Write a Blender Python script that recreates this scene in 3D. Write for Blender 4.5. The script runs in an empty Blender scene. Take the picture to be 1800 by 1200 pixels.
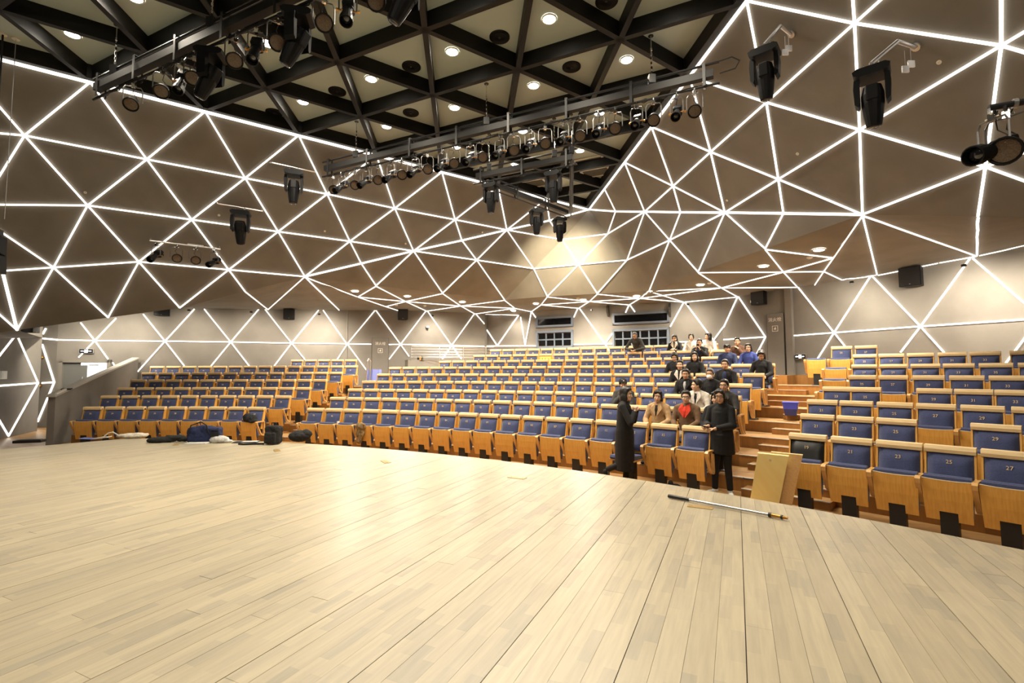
import bpy, bmesh, math, random
from mathutils import Vector, Matrix, Quaternion
from mathutils.bvhtree import BVHTree

R_ = math.radians
SC = bpy.context.scene
COL = SC.collection
random.seed(7)
V = Vector

# ------------------------------------------------------------------ camera, world, exposure
EYE = V((0.0, 0.0, 1.95))          # eye height over the audience floor
FOC = 850.0                        # focal length in pixels of an 1800 px wide frame
PITCH, ROLL = 0.0625, -0.003
FWD = V((0, math.cos(PITCH), math.sin(PITCH)))
_r = V((1, 0, 0)); _u = _r.cross(FWD)
RGT = _r*math.cos(ROLL) + _u*math.sin(ROLL)
UPV = -_r*math.sin(ROLL) + _u*math.cos(ROLL)
cam_d = bpy.data.cameras.new('camera')
cam_d.sensor_width = 36.0
cam_d.lens = 36.0*FOC/1800.0
cam_d.clip_start = 0.05
cam = bpy.data.objects.new('camera', cam_d)
COL.objects.link(cam)
cam.matrix_world = Matrix.Translation(EYE) @ Matrix((RGT, UPV, -FWD)).transposed().to_4x4()
SC.camera = cam
SC.view_settings.view_transform = 'Standard'
SC.view_settings.look = 'None'
SC.view_settings.gamma = 1.0
SC.view_settings.use_curve_mapping = False
SC.view_settings.exposure = EXPOSURE = 0.8

w = bpy.data.worlds.new('world'); SC.world = w; w.use_nodes = True
w.node_tree.nodes['Background'].inputs[0].default_value = (1.0, 0.90, 0.76, 1)
w.node_tree.nodes['Background'].inputs[1].default_value = 0.012

P_CEIL = 320.0      # W of each ceiling downlight
P_SOF = 640.0       # W of each soffit downlight
E_STRIP = 1.5      # emission of the light strips
WARM = (1.0, 0.885, 0.71)

def area_lamp(name, loc, rot, size, power, color=WARM, shape='RECTANGLE', size_y=None):
    d = bpy.data.lights.new(name, 'AREA'); d.energy = power; d.color = color
    d.shape = shape; d.size = size
    if size_y: d.size_y = size_y
    o = bpy.data.objects.new(name, d); COL.objects.link(o)
    o.location = loc; o.rotation_euler = rot
    return o
# added fill lights, unseen, over and behind the camera
area_lamp('stage_fill_light', (-4.0, 1.0, 7.3), (0, 0, 0), 3.0, 60)
area_lamp('stage_fill_light', (3.0, 0.0, 7.3), (0, 0, 0), 3.0, 90)
area_lamp('front_fill_light', (-2.0, -3.0, 6.5), (R_(62), 0, R_(-15)), 3.0, 80, shape='RECTANGLE')

# ------------------------------------------------------------------ helpers
def ray(px, py):
    return FWD + RGT*((px-900)/FOC) - UPV*((py-600)/FOC)
def hz(px, py, z):
    r = ray(px, py); return EYE + r*((z-EYE.z)/r.z)
def onp(px, py, p0, n):
    r = ray(px, py); return EYE + r*((p0-EYE).dot(n)/r.dot(n))
def proj(p):
    d = V(p)-EYE; z = d.dot(FWD)
    return 900+FOC*d.dot(RGT)/z, 600-FOC*d.dot(UPV)/z

def tag(o, label=None, cat=None, group=None, kind=None):
    if label: o['label'] = label
    if cat: o['category'] = cat
    if group: o['group'] = group
    if kind: o['kind'] = kind
    return o
def empty(name, loc=(0, 0, 0), rz=0.0, parent=None):
    o = bpy.data.objects.new(name, None); COL.objects.link(o)
    o.empty_display_size = 0.1
    o.location = loc; o.rotation_euler = (0, 0, rz)
    if parent: o.parent = parent
    return o
def add(name, mesh, parent=None, loc=None, mat=None):
    o = bpy.data.objects.new(name, mesh); COL.objects.link(o)
    if parent: o.parent = parent
    if loc is not None: o.location = loc
    if mat: 
        mesh.materials.clear(); mesh.materials.append(mat)
    return o
def fin(bm, name, mat=None, smooth=False, fix=True):
    if fix: bmesh.ops.recalc_face_normals(bm, faces=bm.faces)
    me = bpy.data.meshes.new(name); bm.to_mesh(me); bm.free()
    if mat:
        for m in (mat if isinstance(mat, (list, tuple)) else [mat]): me.materials.append(m)
    if smooth:
        for p in me.polygons: p.use_smooth = True
    return me
def box(bm, c, s, rot=None, bev=0.0, mi=0):
    m = Matrix.Translation(V(c))
    if rot is not None: m = m @ (rot.to_4x4() if not isinstance(rot, tuple) else Matrix.Rotation(rot[0], 4, 'X') @ Matrix.Rotation(rot[1], 4, 'Y') @ Matrix.Rotation(rot[2], 4, 'Z'))
    m = m @ Matrix.Diagonal((s[0], s[1], s[2], 1))
    r = bmesh.ops.create_cube(bm, size=1.0, matrix=m)
    vs = r['verts']; fs = set(f for v in vs for f in v.link_faces)
    for f in fs: f.material_index = mi
    if bev > 0:
        es = list(set(e for v in vs for e in v.link_edges))
        bmesh.ops.bevel(bm, geom=es, offset=bev, segments=2, affect='EDGES', profile=0.5)
def frame_of(d):
    d = d.normalized()
    a = V((0, 0, 1)) if abs(d.z) < 0.95 else V((1, 0, 0))
    x = a.cross(d).normalized(); y = d.cross(x)
    return x, y
def cone(bm, p0, p1, r0, r1, n=10, cap=True, mi=0, sx=1.0):
    p0, p1 = V(p0), V(p1); x, y = frame_of(p1-p0)
    rings = []
    for p, r in ((p0, r0), (p1, r1)):
        rings.append([bm.verts.new(p + x*math.cos(2*math.pi*k/n)*r*sx + y*math.sin(2*math.pi*k/n)*r) for k in range(n)])
    for k in range(n):
        bm.faces.new((rings[0][k], rings[0][(k+1) % n], rings[1][(k+1) % n], rings[1][k])).material_index = mi
    if cap:
        bm.faces.new(rings[0][::-1]).material_index = mi; bm.faces.new(rings[1]).material_index = mi
def lathe(bm, p0, d, prof, n=14, mi=0, cap=True):
    """prof: list of (distance along d, radius)"""
    p0 = V(p0); d = V(d).normalized(); x, y = frame_of(d); prev = None; first = None
    for t, r in prof:
        ring = [bm.verts.new(p0 + d*t + (x*math.cos(2*math.pi*k/n) + y*math.sin(2*math.pi*k/n))*r) for k in range(n)]
        if prev:
            for k in range(n):
                bm.faces.new((prev[k], prev[(k+1) % n], ring[(k+1) % n], ring[k])).material_index = mi
        else: first = ring
        prev = ring
    if cap:
        bm.faces.new(first[::-1]).material_index = mi; bm.faces.new(prev).material_index = mi
def tube(bm, pts, r, n=6, mi=0, closed=False):
    pts = [V(p) for p in pts]; prev = None; first = None; N = len(pts)
    ux = None
    for i, p in enumerate(pts):
        a = pts[(i-1) % N] if (i > 0 or closed) else p
        b = pts[(i+1) % N] if (i < N-1 or closed) else p
        d = (b-a).normalized()
        if ux is None: ux, uy = frame_of(d)
        else:
            ux = (ux - d*ux.dot(d)).normalized(); uy = d.cross(ux)
        rr = r[i] if isinstance(r, (list, tuple)) else r
        ring = [bm.verts.new(p + (ux*math.cos(2*math.pi*k/n) + uy*math.sin(2*math.pi*k/n))*rr) for k in range(n)]
        if prev:
            for k in range(n): bm.faces.new((prev[k], prev[(k+1) % n], ring[(k+1) % n], ring[k])).material_index = mi
        else: first = ring
        prev = ring
    if closed:
        for k in range(n): bm.faces.new((prev[k], prev[(k+1) % n], first[(k+1) % n], first[k])).material_index = mi
    else:
        bm.faces.new(first[::-1]).material_index = mi; bm.faces.new(prev).material_index = mi
def ball(bm, c, r, s=(1, 1, 1), rot=None, sub=2, mi=0):
    m = Matrix.Translation(V(c))
    if rot is not None: m = m @ rot.to_4x4()
    m = m @ Matrix.Diagonal((r*s[0], r*s[1], r*s[2], 1))
    q = bmesh.ops.create_icosphere(bm, subdivisions=sub, radius=1.0, matrix=m)
    for f in set(f for v in q['verts'] for f in v.link_faces): f.material_index = mi
def prism(bm, poly, z0, z1, mi=0):
    """vertical prism over a plan polygon"""
    a = [bm.verts.new((p[0], p[1], z0)) for p in poly]; b = [bm.verts.new((p[0], p[1], z1)) for p in poly]
    n = len(poly)
    bm.faces.new(a[::-1]).material_index = mi; bm.faces.new(b).material_index = mi
    for k in range(n): bm.faces.new((a[k], a[(k+1) % n], b[(k+1) % n], b[k])).material_index = mi
def extr(bm, poly, axis, a0, a1, mi=0):
    """extrude a 2-D polygon along a main axis ('x': poly is (y,z); 'y': (x,z))"""
    def P(u, v, a): return (a, u, v) if axis == 'x' else ((u, a, v) if axis == 'y' else (u, v, a))
    A = [bm.verts.new(P(u, v, a0)) for u, v in poly]; B = [bm.verts.new(P(u, v, a1)) for u, v in poly]
    n = len(poly)
    bm.faces.new(A[::-1]).material_index = mi; bm.faces.new(B).material_index = mi
    for k in range(n): bm.faces.new((A[k], A[(k+1) % n], B[(k+1) % n], B[k])).material_index = mi

# ------------------------------------------------------------------ materials
def mat(name, col, rough=0.6, metal=0.0, spec=0.5, emit=None, estr=0.0, noise=None, bump=0.0, bscale=60.0, coat=0.0, sheen=0.0):
    """noise = (scale, other colour, stretch, detail)"""
    m = bpy.data.materials.new(name); m.use_nodes = True
    nt = m.node_tree; b = nt.nodes['Principled BSDF']
    b.inputs['Base Color'].default_value = (*col, 1); b.inputs['Roughness'].default_value = rough
    b.inputs['Metallic'].default_value = metal; b.inputs['Specular IOR Level'].default_value = spec
    if coat: b.inputs['Coat Weight'].default_value = coat
    if sheen: b.inputs['Sheen Weight'].default_value = sheen
    if emit:
        b.inputs['Emission Color'].default_value = (*emit, 1); b.inputs['Emission Strength'].default_value = estr
    if noise or bump:
        tc = nt.nodes.new('ShaderNodeTexCoord'); mp = nt.nodes.new('ShaderNodeMapping')
        nt.links.new(tc.outputs['Object'], mp.inputs[0])
        if noise:
            sc, c2, st, det = noise
            mp.inputs['Scale'].default_value = st
            nz = nt.nodes.new('ShaderNodeTexNoise'); nz.inputs['Scale'].default_value = sc; nz.inputs['Detail'].default_value = det
            nt.links.new(mp.outputs[0], nz.inputs['Vector'])
            mx = nt.nodes.new('ShaderNodeMix'); mx.data_type = 'RGBA'
            mx.inputs[6].default_value = (*col, 1); mx.inputs[7].default_value = (*c2, 1)
            rp = nt.nodes.new('ShaderNodeMapRange'); rp.inputs[1].default_value = 0.35; rp.inputs[2].default_value = 0.65
            nt.links.new(nz.outputs['Fac'], rp.inputs[0]); nt.links.new(rp.outputs[0], mx.inputs[0])
            nt.links.new(mx.outputs[2], b.inputs['Base Color'])
        if bump:
            n2 = nt.nodes.new('ShaderNodeTexNoise'); n2.inputs['Scale'].default_value = bscale; n2.inputs['Detail'].default_value = 3
            nt.links.new(tc.outputs['Object'], n2.inputs['Vector'])
            bp = nt.nodes.new('ShaderNodeBump'); bp.inputs['Strength'].default_value = bump; bp.inputs['Distance'].default_value = 0.01
            nt.links.new(n2.outputs['Fac'], bp.inputs['Height']); nt.links.new(bp.outputs[0], b.inputs['Normal'])
    return m
M = {}
M['plaster'] = mat('brown_plaster', (0.212, 0.197, 0.175), 0.85, noise=(1.3, (0.178, 0.164, 0.144), (1, 1, 1), 6), bump=0.15, bscale=30)
M['seam'] = mat('dark_seam', (0.05, 0.045, 0.04), 0.8)
M['cpanel'] = mat('ceiling_panel_grey', (0.41, 0.48, 0.47), 0.8, noise=(0.8, (0.38, 0.445, 0.43), (1, 1, 1), 3))
M['beam'] = mat('ceiling_beam_dark', (0.007, 0.0065, 0.006), 0.55, spec=0.3)
M['strip'] = mat('light_strip', (1, 1, 1), 0.5, emit=(1.0, 0.93, 0.82), estr=E_STRIP)
M['lampdisc'] = mat('lit_lamp_disc', (1, 1, 1), 0.5, emit=(1.0, 0.93, 0.80), estr=25)
M['trimring'] = mat('white_lamp_ring', (0.7, 0.68, 0.62), 0.4)
M['woodrail'] = mat('pale_wood', (0.88, 0.68, 0.38), 0.38, noise=(6, (0.80, 0.58, 0.29), (1, 8, 8), 5))
M['woodpan'] = mat('honey_wood', (0.72, 0.385, 0.085), 0.38, noise=(9, (0.63, 0.32, 0.065), (6, 1, 0.6), 5))
M['arm'] = mat('bent_wood', (0.70, 0.42, 0.15), 0.35, noise=(9, (0.58, 0.33, 0.11), (3, 1, 1), 4))
M['blue'] = mat('blue_fabric', (0.050, 0.066, 0.165), 0.9, noise=(60, (0.038, 0.051, 0.132), (1, 1, 1), 2), bump=0.25, bscale=300, sheen=0.3)
M['piping'] = mat('pale_piping', (0.75, 0.68, 0.5), 0.5)
M['black'] = mat('black_metal', (0.010, 0.010, 0.011), 0.45)
M['blackpl'] = mat('black_plastic', (0.005, 0.005, 0.006), 0.5, spec=0.2, bump=0.05, bscale=200)
M['alu'] = mat('brushed_aluminium', (0.55, 0.55, 0.55), 0.35, metal=0.9)
M['yoke'] = mat('dark_yoke_metal', (0.16, 0.155, 0.15), 0.35, metal=0.7)
M['chrome'] = mat('chrome', (0.8, 0.8, 0.8), 0.12, metal=1.0)
M['gold'] = mat('gold_print', (0.85, 0.66, 0.36), 0.4)
M['lensbrown'] = mat('amber_lens', (0.13, 0.08, 0.048), 0.25, noise=(120, (0.07, 0.045, 0.03), (1, 1, 1), 1))
M['lensdark'] = mat('dark_lens', (0.02, 0.02, 0.025), 0.08, spec=0.9)
M['white'] = mat('white_paint', (0.75, 0.74, 0.70), 0.5)
M['greyframe'] = mat('blue_grey_frame', (0.14, 0.17, 0.22), 0.4)
M['glass'] = mat('dark_window_glass', (0.006, 0.006, 0.007), 0.06, spec=0.8)
M['nosing'] = mat('pale_metal_nosing', (0.55, 0.53, 0.48), 0.4, metal=0.3)
M['board'] = mat('yellow_board', (1.0, 0.95, 0.48), 0.5, noise=(3, (0.98, 0.90, 0.42), (1, 6, 1), 4))
M['yelpanel'] = mat('yellow_back_panel', (0.88, 0.60, 0.14), 0.5)
M['doorgrey'] = mat('grey_door', (0.12, 0.125, 0.12), 0.5)
M['bluebin'] = mat('blue_plastic', (0.05, 0.07, 0.55), 0.4)
M['bluebin2'] = mat('dark_blue_plastic', (0.02, 0.03, 0.16), 0.4)
M['bluecard'] = mat('periwinkle_board', (0.13, 0.16, 0.42), 0.6)
M['corridor_glow'] = mat('glowing_corridor', (1, 1, 1), 0.5, emit=(1, 1, 0.98), estr=2.2)  # glow put into the surface in place of a lit corridor
M['ledwhite'] = mat('sign_lettering', (1, 1, 1), 0.5, emit=(0.9, 0.95, 1), estr=2.0)
M['signblack'] = mat('sign_face', (0.008, 0.008, 0.012), 0.3)
M['letter'] = mat('white_lettering', (0.8, 0.76, 0.68), 0.5)
M['brass'] = mat('brass', (0.55, 0.28, 0.07), 0.3, metal=0.8)

def wood_floor(name, c1, c2, bw, bl, rough, rot=0.0, rnd=0.0, patch=None, coat=0.0, bump=0.2, bias=-0.2):
    """plank tones, grain and fine joints; 'patch' darkens a few short blocks"""
    m = bpy.data.materials.new(name); m.use_nodes = True
    nt = m.node_tree; b = nt.nodes['Principled BSDF']; N = nt.nodes.new; L = nt.links.new
    tc = N('ShaderNodeTexCoord'); mp = N('ShaderNodeMapping'); mp.inputs['Rotation'].default_value = (0, 0, rot); mp.inputs['Location'].default_value = (0, 0.004, 0)
    L(tc.outputs['Object'], mp.inputs[0])
    br = N('ShaderNodeTexBrick'); br.inputs['Scale'].default_value = 1.0
    br.inputs['Brick Width'].default_value = bl; br.inputs['Row Height'].default_value = bw
    br.inputs['Mortar Size'].default_value = 0.0; br.inputs['Bias'].default_value = bias
    br.inputs['Color1'].default_value = (*c1, 1); br.inputs['Color2'].default_value = (*c2, 1)
    br.offset_frequency = 2; br.offset = 0.37
    L(mp.outputs[0], br.inputs['Vector'])
    m2 = N('ShaderNodeMapping'); m2.inputs['Scale'].default_value = (1.2, 14, 1); L(mp.outputs[0], m2.inputs[0])
    nz = N('ShaderNodeTexNoise'); nz.inputs['Scale'].default_value = 2.2; nz.inputs['Detail'].default_value = 6; L(m2.outputs[0], nz.inputs['Vector'])
    mx = N('ShaderNodeMix'); mx.data_type = 'RGBA'; mx.blend_type = 'MULTIPLY'; mx.inputs[0].default_value = 0.55
    rp = N('ShaderNodeMapRange'); rp.inputs[1].default_value = 0.3; rp.inputs[2].default_value = 0.75; rp.inputs[3].default_value = 0.72; rp.inputs[4].default_value = 1.12
    L(nz.outputs['Fac'], rp.inputs[0]); L(br.outputs['Color'], mx.inputs[6]); L(rp.outputs[0], mx.inputs[7])
    out = mx.outputs[2]
    if rnd:
        oi = N('ShaderNodeObjectInfo'); r2 = N('ShaderNodeMapRange'); r2.inputs[3].default_value = 1-rnd; r2.inputs[4].default_value = 1+rnd
        L(oi.outputs['Random'], r2.inputs[0]); m4 = N('ShaderNodeMix'); m4.data_type = 'RGBA'; m4.blend_type = 'MULTIPLY'; m4.inputs[0].default_value = 1
        L(out, m4.inputs[6]); L(r2.outputs[0], m4.inputs[7]); out = m4.outputs[2]
    L(out, b.inputs['Base Color'])
    b.inputs['Roughness'].default_value = rough
    bp = N('ShaderNodeBump'); bp.inputs['Strength'].default_value = bump; bp.inputs['Distance'].default_value = 0.002
    L(nz.outputs['Fac'], bp.inputs['Height']); L(bp.outputs[0], b.inputs['Normal'])
    if coat: b.inputs['Coat Weight'].default_value = coat; b.inputs['Coat Roughness'].default_value = 0.36
    return m
M['stage'] = wood_floor('stage_ash_boards', (0.51, 0.44, 0.30), (0.30, 0.275, 0.215), 0.07315, 0.33, 0.40, rot=R_(-65.2), rnd=0.08, bump=0.05, coat=0.5, bias=-0.55)
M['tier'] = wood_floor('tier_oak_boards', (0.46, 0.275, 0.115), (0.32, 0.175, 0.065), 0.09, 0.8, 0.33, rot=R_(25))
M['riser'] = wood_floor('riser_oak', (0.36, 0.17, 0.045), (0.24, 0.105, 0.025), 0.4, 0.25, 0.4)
M['gap'] = mat('board_gap', (0.015, 0.010, 0.006), 0.9)
def cloth(name, c, c2=None, rough=0.9, sc=25):
    return mat(name, c, rough, noise=(sc, c2 or tuple(x*0.7 for x in c), (1, 1, 1), 3), bump=0.3, bscale=40)
# ------------------------------------------------------------------ room shell
ZC = 7.88
LO = V((-8.603, 9.529, ZC)); E1 = V((1.634, 1.125, 0)); E2 = V((1.823, -0.865, 0)); E3 = E2-E1
def lat(i, j, z=ZC): return V((LO.x+i*E1.x+j*E2.x, LO.y+i*E1.y+j*E2.y, z))
U1 = E1.normalized(); OUTL = V((-U1.y, U1.x, 0))
NL = U1.cross((V((0, 0, -1))+OUTL).normalized()).normalized()
CORNER = lat(7, 0)
UR = (-E3).normalized()                       # from the near end of the right edge towards the corner
OUTR = V((-UR.y, UR.x, 0)); OUTR = OUTR if OUTR.x > 0 else -OUTR
NR = UR.cross((V((0, 0, -1))+OUTR).normalized()).normalized()
def PL(px, py): return onp(px, py, LO, NL)    # on the sloped left soffit
def PR(px, py): return onp(px, py, CORNER, NR)
S_ = 2.0
def zrow(r): return ZC - 0.505*S_*r
# plan of the walls
WA, WB = V((-13.33, 18.53, 0)), V((-7.04, 20.58, 0))
def wplane(a, b):
    d = (b-a); return a, V((d.y, -d.x, 0)).normalized()
wl0, wln = wplane(WA, WB)
def WL(px, py): return onp(px, py, wl0, wln)
rr0, rrn = wplane(V((2.8, 20.6, 0)), V((6.76, 18.73, 0)))
def WR(px, py): return onp(px, py, rr0, rrn)
rt0, rtn = wplane(V((10.1, 15.1, 0)), V((12.23, 11.5, 0)))
def WT(px, py): return onp(px, py, rt0, rtn)
C0 = WL(101, 600); C1 = WL(852, 600); C2 = WR(913, 600); C3 = WR(1271, 600); C4 = WT(1391, 600); C5 = WT(1800, 600); C5 = C4+(C5-C4)*1.9
s30, s3n = wplane(C1+V((0.1, 0.3, 0)), C2)
def WS3(px, py): return onp(px, py, s30, s3n)
s50, s5n = wplane(C3, C4+V((-.08, -.02, 0)))
def WS5(px, py): return onp(px, py, s50, s5n)
def flat(p, z): return V((p.x, p.y, z))
# the near side wall by the left door and the return behind it
F0, F1 = hz(0, 772, 0), hz(65, 757, 0)
n10, n1n = wplane(F0, F1)
def WN(px, py): return onp(px, py, n10, n1n)
F2 = F1 + V((-0.95, 0.95, 0))
n20, n2n = wplane(F2, C0)
def WN2(px, py): return onp(px, py, n20, n2n)

ALLTRI = []                                     # all built faces, for ray lookups
def surf(name, tris, thick=0.0, m='plaster', kind='structure', parent=None):
    """a faceted surface from point triples/quads"""
    bm = bmesh.new(); cache = {}
    def gv(p):
        k = (round(p[0], 3), round(p[1], 3), round(p[2], 3))
        if k not in cache: cache[k] = bm.verts.new(p)
        return cache[k]
    for t in tris:
        vs = [gv(p) for p in t]
        if len(set(vs)) < 3: continue
        try: bm.faces.new(vs)
        except ValueError: pass
        for k in range(1, len(t)-1): ALLTRI.append((V(t[0]), V(t[k]), V(t[k+1])))
    me = fin(bm, name, M[m], fix=False)
    o = add(name, me, parent)
    if kind and not parent: o['kind'] = kind
    return o

# vertical walls (running up behind the soffits)
TOPZ = 5.6
def wallquads(pts, z0, z1): return [[flat(a, z0), flat(b, z0), flat(b, z1), flat(a, z1)] for a, b in zip(pts, pts[1:])]
w_left = surf('wall_left', wallquads([C0, WL(610, 600)], -.1, TOPZ))
w_left2 = surf('wall_rear_left', wallquads([WL(610, 600), C1, C1+V((.1, .3, 0)), C2], -.1, TOPZ))
w_rear = surf('wall_rear', wallquads([C2, C3, C4], -.1, TOPZ))
w_right = surf('wall_right', wallquads([C4, C5], -.1, TOPZ))
NWA = F0-(F1-F0)*3.0
w_near = surf('wall_near_left', wallquads([NWA, F1, F2, C0], -.1, TOPZ+.6))

# sloped upper surfaces
def P(r, px, py): return hz(px, py, zrow(r))
FL = [CORNER, PL(966, 387.5), PL(891, 404), PL(812, 422.5), PL(727, 441), PL(635, 463), PL(536, 486)]
FR = [CORNER, PR(1082, 371.5), PR(1133, 372), PR(1196, 373), PR(1274, 373.5), PR(1377, 375), PR(1516, 377)]
e2 = PL(316, 541); m431 = PL(431, 512.5); e1_, e0 = PL(190, 558), PL(30, 580)
LN0 = lat(-3.2, 0)
farL = PL(30, 580) + (PL(30, 580)-PL(190, 558))*1.2
up_l = surf('wall_upper_left', [[CORNER, FL[2], FL[4], FL[6], m431, e2, e1_, e0, farL, LN0]])
e0r = PR(1719, 380); e1r = PR(1900, 385)
RN0 = CORNER-UR*S_*9.5
farR = e1r+(e1r-e0r)*1.3
up_r = surf('wall_upper_right', [[CORNER, FR[2], FR[4], FR[6], e0r, e1r, farR, RN0][::-1]])
WFl = [CORNER, P(1, 988, 421), P(2, 938, 472), P(3, 887, 527)]
WFr = [CORNER, P(1, 1068, 411), P(2, 1102, 457), P(3, 1141, 511)]
f1, f2 = P(3, 661, 502), P(3, 778, 515)
f4, f5 = P(3, 962, 521), P(3, 1050, 516)
f7, f8 = P(3, 1227, 478), P(3, 1345, 437)
G1, G2 = P(2, 838, 457), P(2, 1177, 422); n17 = P(2, 1017, 465)
up_b = surf('wall_upper_rear_left', [[FL[6], f1, FL[4]], [f1, f2, FL[4]], [f2, G1, FL[4]], [f2, WFl[3], G1], [G1, WFl[3], WFl[2]], [FL[4], G1, FL[2]], [G1, WFl[2], FL[2]], [FL[2], WFl[2], WFl[1]], [FL[2], WFl[1], CORNER]])
up_w = surf('wall_upper_rear', [[CORNER, WFl[1], WFr[1]], [WFl[1], WFl[2], n17], [WFl[1], n17, WFr[1]], [WFr[1], n17, WFr[2]], [WFl[2], WFl[3], f4], [WFl[2], f4, n17], [n17, f4, f5], [n17, f5, WFr[2]], [WFr[2], f5, WFr[3]]])
up_d = surf('wall_upper_rear_right', [[CORNER, WFr[1], FR[2]], [WFr[1], WFr[2], FR[2]], [FR[2], WFr[2], G2], [FR[2], G2, FR[4]], [WFr[2], WFr[3], G2], [WFr[3], f7, G2], [G2, f7, FR[4]], [f7, f8, FR[4]], [FR[4], f8, FR[6]]])
# soffit between the sloped surfaces and the walls
r_ = [WL(700, 545), WL(750, 546), WL(835, 551), flat(C1, WL(852, 552).z), WS3(911, 553), WR(934, 547), WR(1017, 541), WR(1106, 535), WR(1202, 530), WS5(1297, 521), WT(1402, 504)]
ff = [FL[6], f1, f2, WFl[3], f4, f5, WFr[3], f7, f8, FR[6]]
def PM(px, py): return hz(px, py, 4.74)
mm = [PM(629, 521), PM(713, 529), PM(810, 537), PM(905, 541), PM(951, 535), PM(1036, 529), PM(1125, 523.5), PM(1268, 505), PM(1377, 477), PM(1465, 452)]
def zip_strip(A, B):
    out = []; i = j = 0
    while i < len(A)-1 or j < len(B)-1:
        if j == len(B)-1 or (i < len(A)-1 and proj(A[i+1])[0] < proj(B[j+1])[0]):
            out.append([A[i], A[i+1], B[j]]); i += 1
        else:
            out.append([A[i], B[j+1], B[j]]); j += 1
    return out
w330, w471, w597 = WL(326, 541.5), WL(471, 544), WL(597, 545)
r10, r11, r12, r13 = WT(1432, 500), WT(1480, 491), WT(1542, 483), WT(1717, 449)
r14 = WT(1800, 431); r14 = r13+(r14-r13)*3
tri = zip_strip(ff, mm) + zip_strip(mm, r_)
tri += [[e2, m431, w330], [m431, w471, w330], [m431, FL[6], w471], [FL[6], w597, w471], [FL[6], r_[0], w597], [FL[6], mm[0], r_[0]]]
tri += [[FR[6], mm[9], r10], [mm[9], r_[10], r10], [FR[6], r10, r11], [FR[6], r11, r12], [FR[6], r12, r13], [FR[6], r13, e0r], [e0r, r13, r14, e1r]]
sof = surf('ceiling_soffit', tri)
# hidden roof over the gap between the left slope and the wall
surf('ceiling_lobby', [[e2, w330, flat(C0, w330.z), e1_], [e1_, flat(C0, w330.z), flat(F2, w330.z), e0]])
# upper left wall face beside the stage opening
surf('wall_stage_left', [[e0, farL, flat(NWA, farL.z), flat(F1, e0.z+.1)]])
NWT = BVHTree.FromPolygons([p for t in ALLTRI for p in t], [(3*i, 3*i+1, 3*i+2) for i in range(len(ALLTRI))])
def hit(px, py):
    d = ray(px, py).normalized(); h = NWT.ray_cast(EYE, d)
    if h[0] is None: return None, None
    n = h[1]; n = -n if n.dot(d) > 0 else n
    return h[0], n

# ------------------------------------------------------------------ light strips set in walls and soffits
NSTRIP = 0
def strip(a, b, parent, r=0.019):
    global NSTRIP
    if parent is sof:      # follow the faceted soffit
        pa, pb = proj(a), proj(b); pts = []
        for k in range(7):
            f = k/6 if 0 < k < 6 else (.015 if k == 0 else .985)
            p, n = hit(pa[0]+(pb[0]-pa[0])*f, pa[1]+(pb[1]-pa[1])*f)
            if p is not None and (p-(a+(b-a)*f)).length < 1.2: pts.append(p+n*.02)
        if len(pts) > 1:
            bm = bmesh.new(); tube(bm, pts, r, 6); add('light_strip', fin(bm, 'light_strip', M['strip']), parent); NSTRIP += 1
            return
    if parent is sof: da = db = V((0, 0, -.035))
    else: da = (EYE-a).normalized()*0.03; db = (EYE-b).normalized()*0.03
    bm = bmesh.new(); cone(bm, a+da, b+db, r, r, 6)
    add('light_strip', fin(bm, 'light_strip', M['strip']), parent); NSTRIP += 1
def chain(fn, pts, parent, r=0.019):
    q = [p if isinstance(p, Vector) else fn(*p) for p in pts]
    for a, b in zip(q, q[1:]): strip(a, b, parent, r)
# left slope
a_ = [lat(i, 0) for i in range(-2, 8)]            # a_[k+2] = node k
A = lambda k: lat(k, 0)
b = {-1: (-220, 200), 0: (43, 238), 1: (258, 280), 2: (431, 313), 3: (575, 341), 4: (694, 366), 5: (800, 386)}
c = {-1: (-70, 359), 0: (154, 361), 1: (337, 386), 2: (489, 407), 3: (615, 424)}
d = {-1: (4, 476), 0: (94, 470), 1: (244, 460), 2: (402, 474)}
PB = {k: PL(*v) for k, v in b.items()}; PB[6] = FL[2]
PC = {k: PL(*v) for k, v in c.items()}; PC[4] = FL[4]
PD = {k: PL(*v) for k, v in d.items()}; PD[3] = FL[6]
for k in range(-2, 7): strip(A(k), A(k+1), up_l, 0.04)
for k in range(0, 6):
    strip(A(k), PB[k], up_l); strip(A(k), PB[k+1], up_l)
strip(A(-1), PB[0], up_l); strip(A(6), FL[2], up_l); strip(A(6), FL[1], up_l)
chain(PL, [(-140, 222), (43, 238)], up_l); chain(PL, [(43, 238), (-20, 340)], up_l)
for k in range(0, 6): strip(PB[k], PB[k+1], up_l)
for k in range(0, 4):
    strip(PB[k], PC[k], up_l); strip(PC[k], PB[k+1], up_l)
strip(PB[4], PC[4], up_l); strip(PC[4], PB[5], up_l); strip(PB[5], FL[3], up_l)
strip(PC[-1], PC[0], up_l)
for k in range(0, 4): strip(PC[k], PC[k+1], up_l)
for k in range(0, 3):
    strip(PC[k], PD[k], up_l); strip(PC[k], PD[k+1], up_l)
strip(PC[3], PD[3], up_l); strip(PC[3], FL[5], up_l); strip(PC[-1], PD[0], up_l)
for k in range(-1, 3): strip(PD[k], PD[k+1], up_l)
strip(PD[-1], e0, up_l, .032); strip(PD[0], e0, up_l); strip(PD[0], e1_, up_l); strip(PD[1], e1_, up_l); strip(PD[1], e2, up_l); strip(PD[2], e2, up_l)
strip(PD[2], m431, up_l); strip(m431, w471, up_l); strip(FL[6], w471, up_l); strip(FL[6], w597, sof); strip(e0, PL(-60, 500), up_l)
for k in range(6): strip(FL[k], FL[k+1], up_l, .028); strip(FR[k], FR[k+1], up_r, .028)
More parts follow.
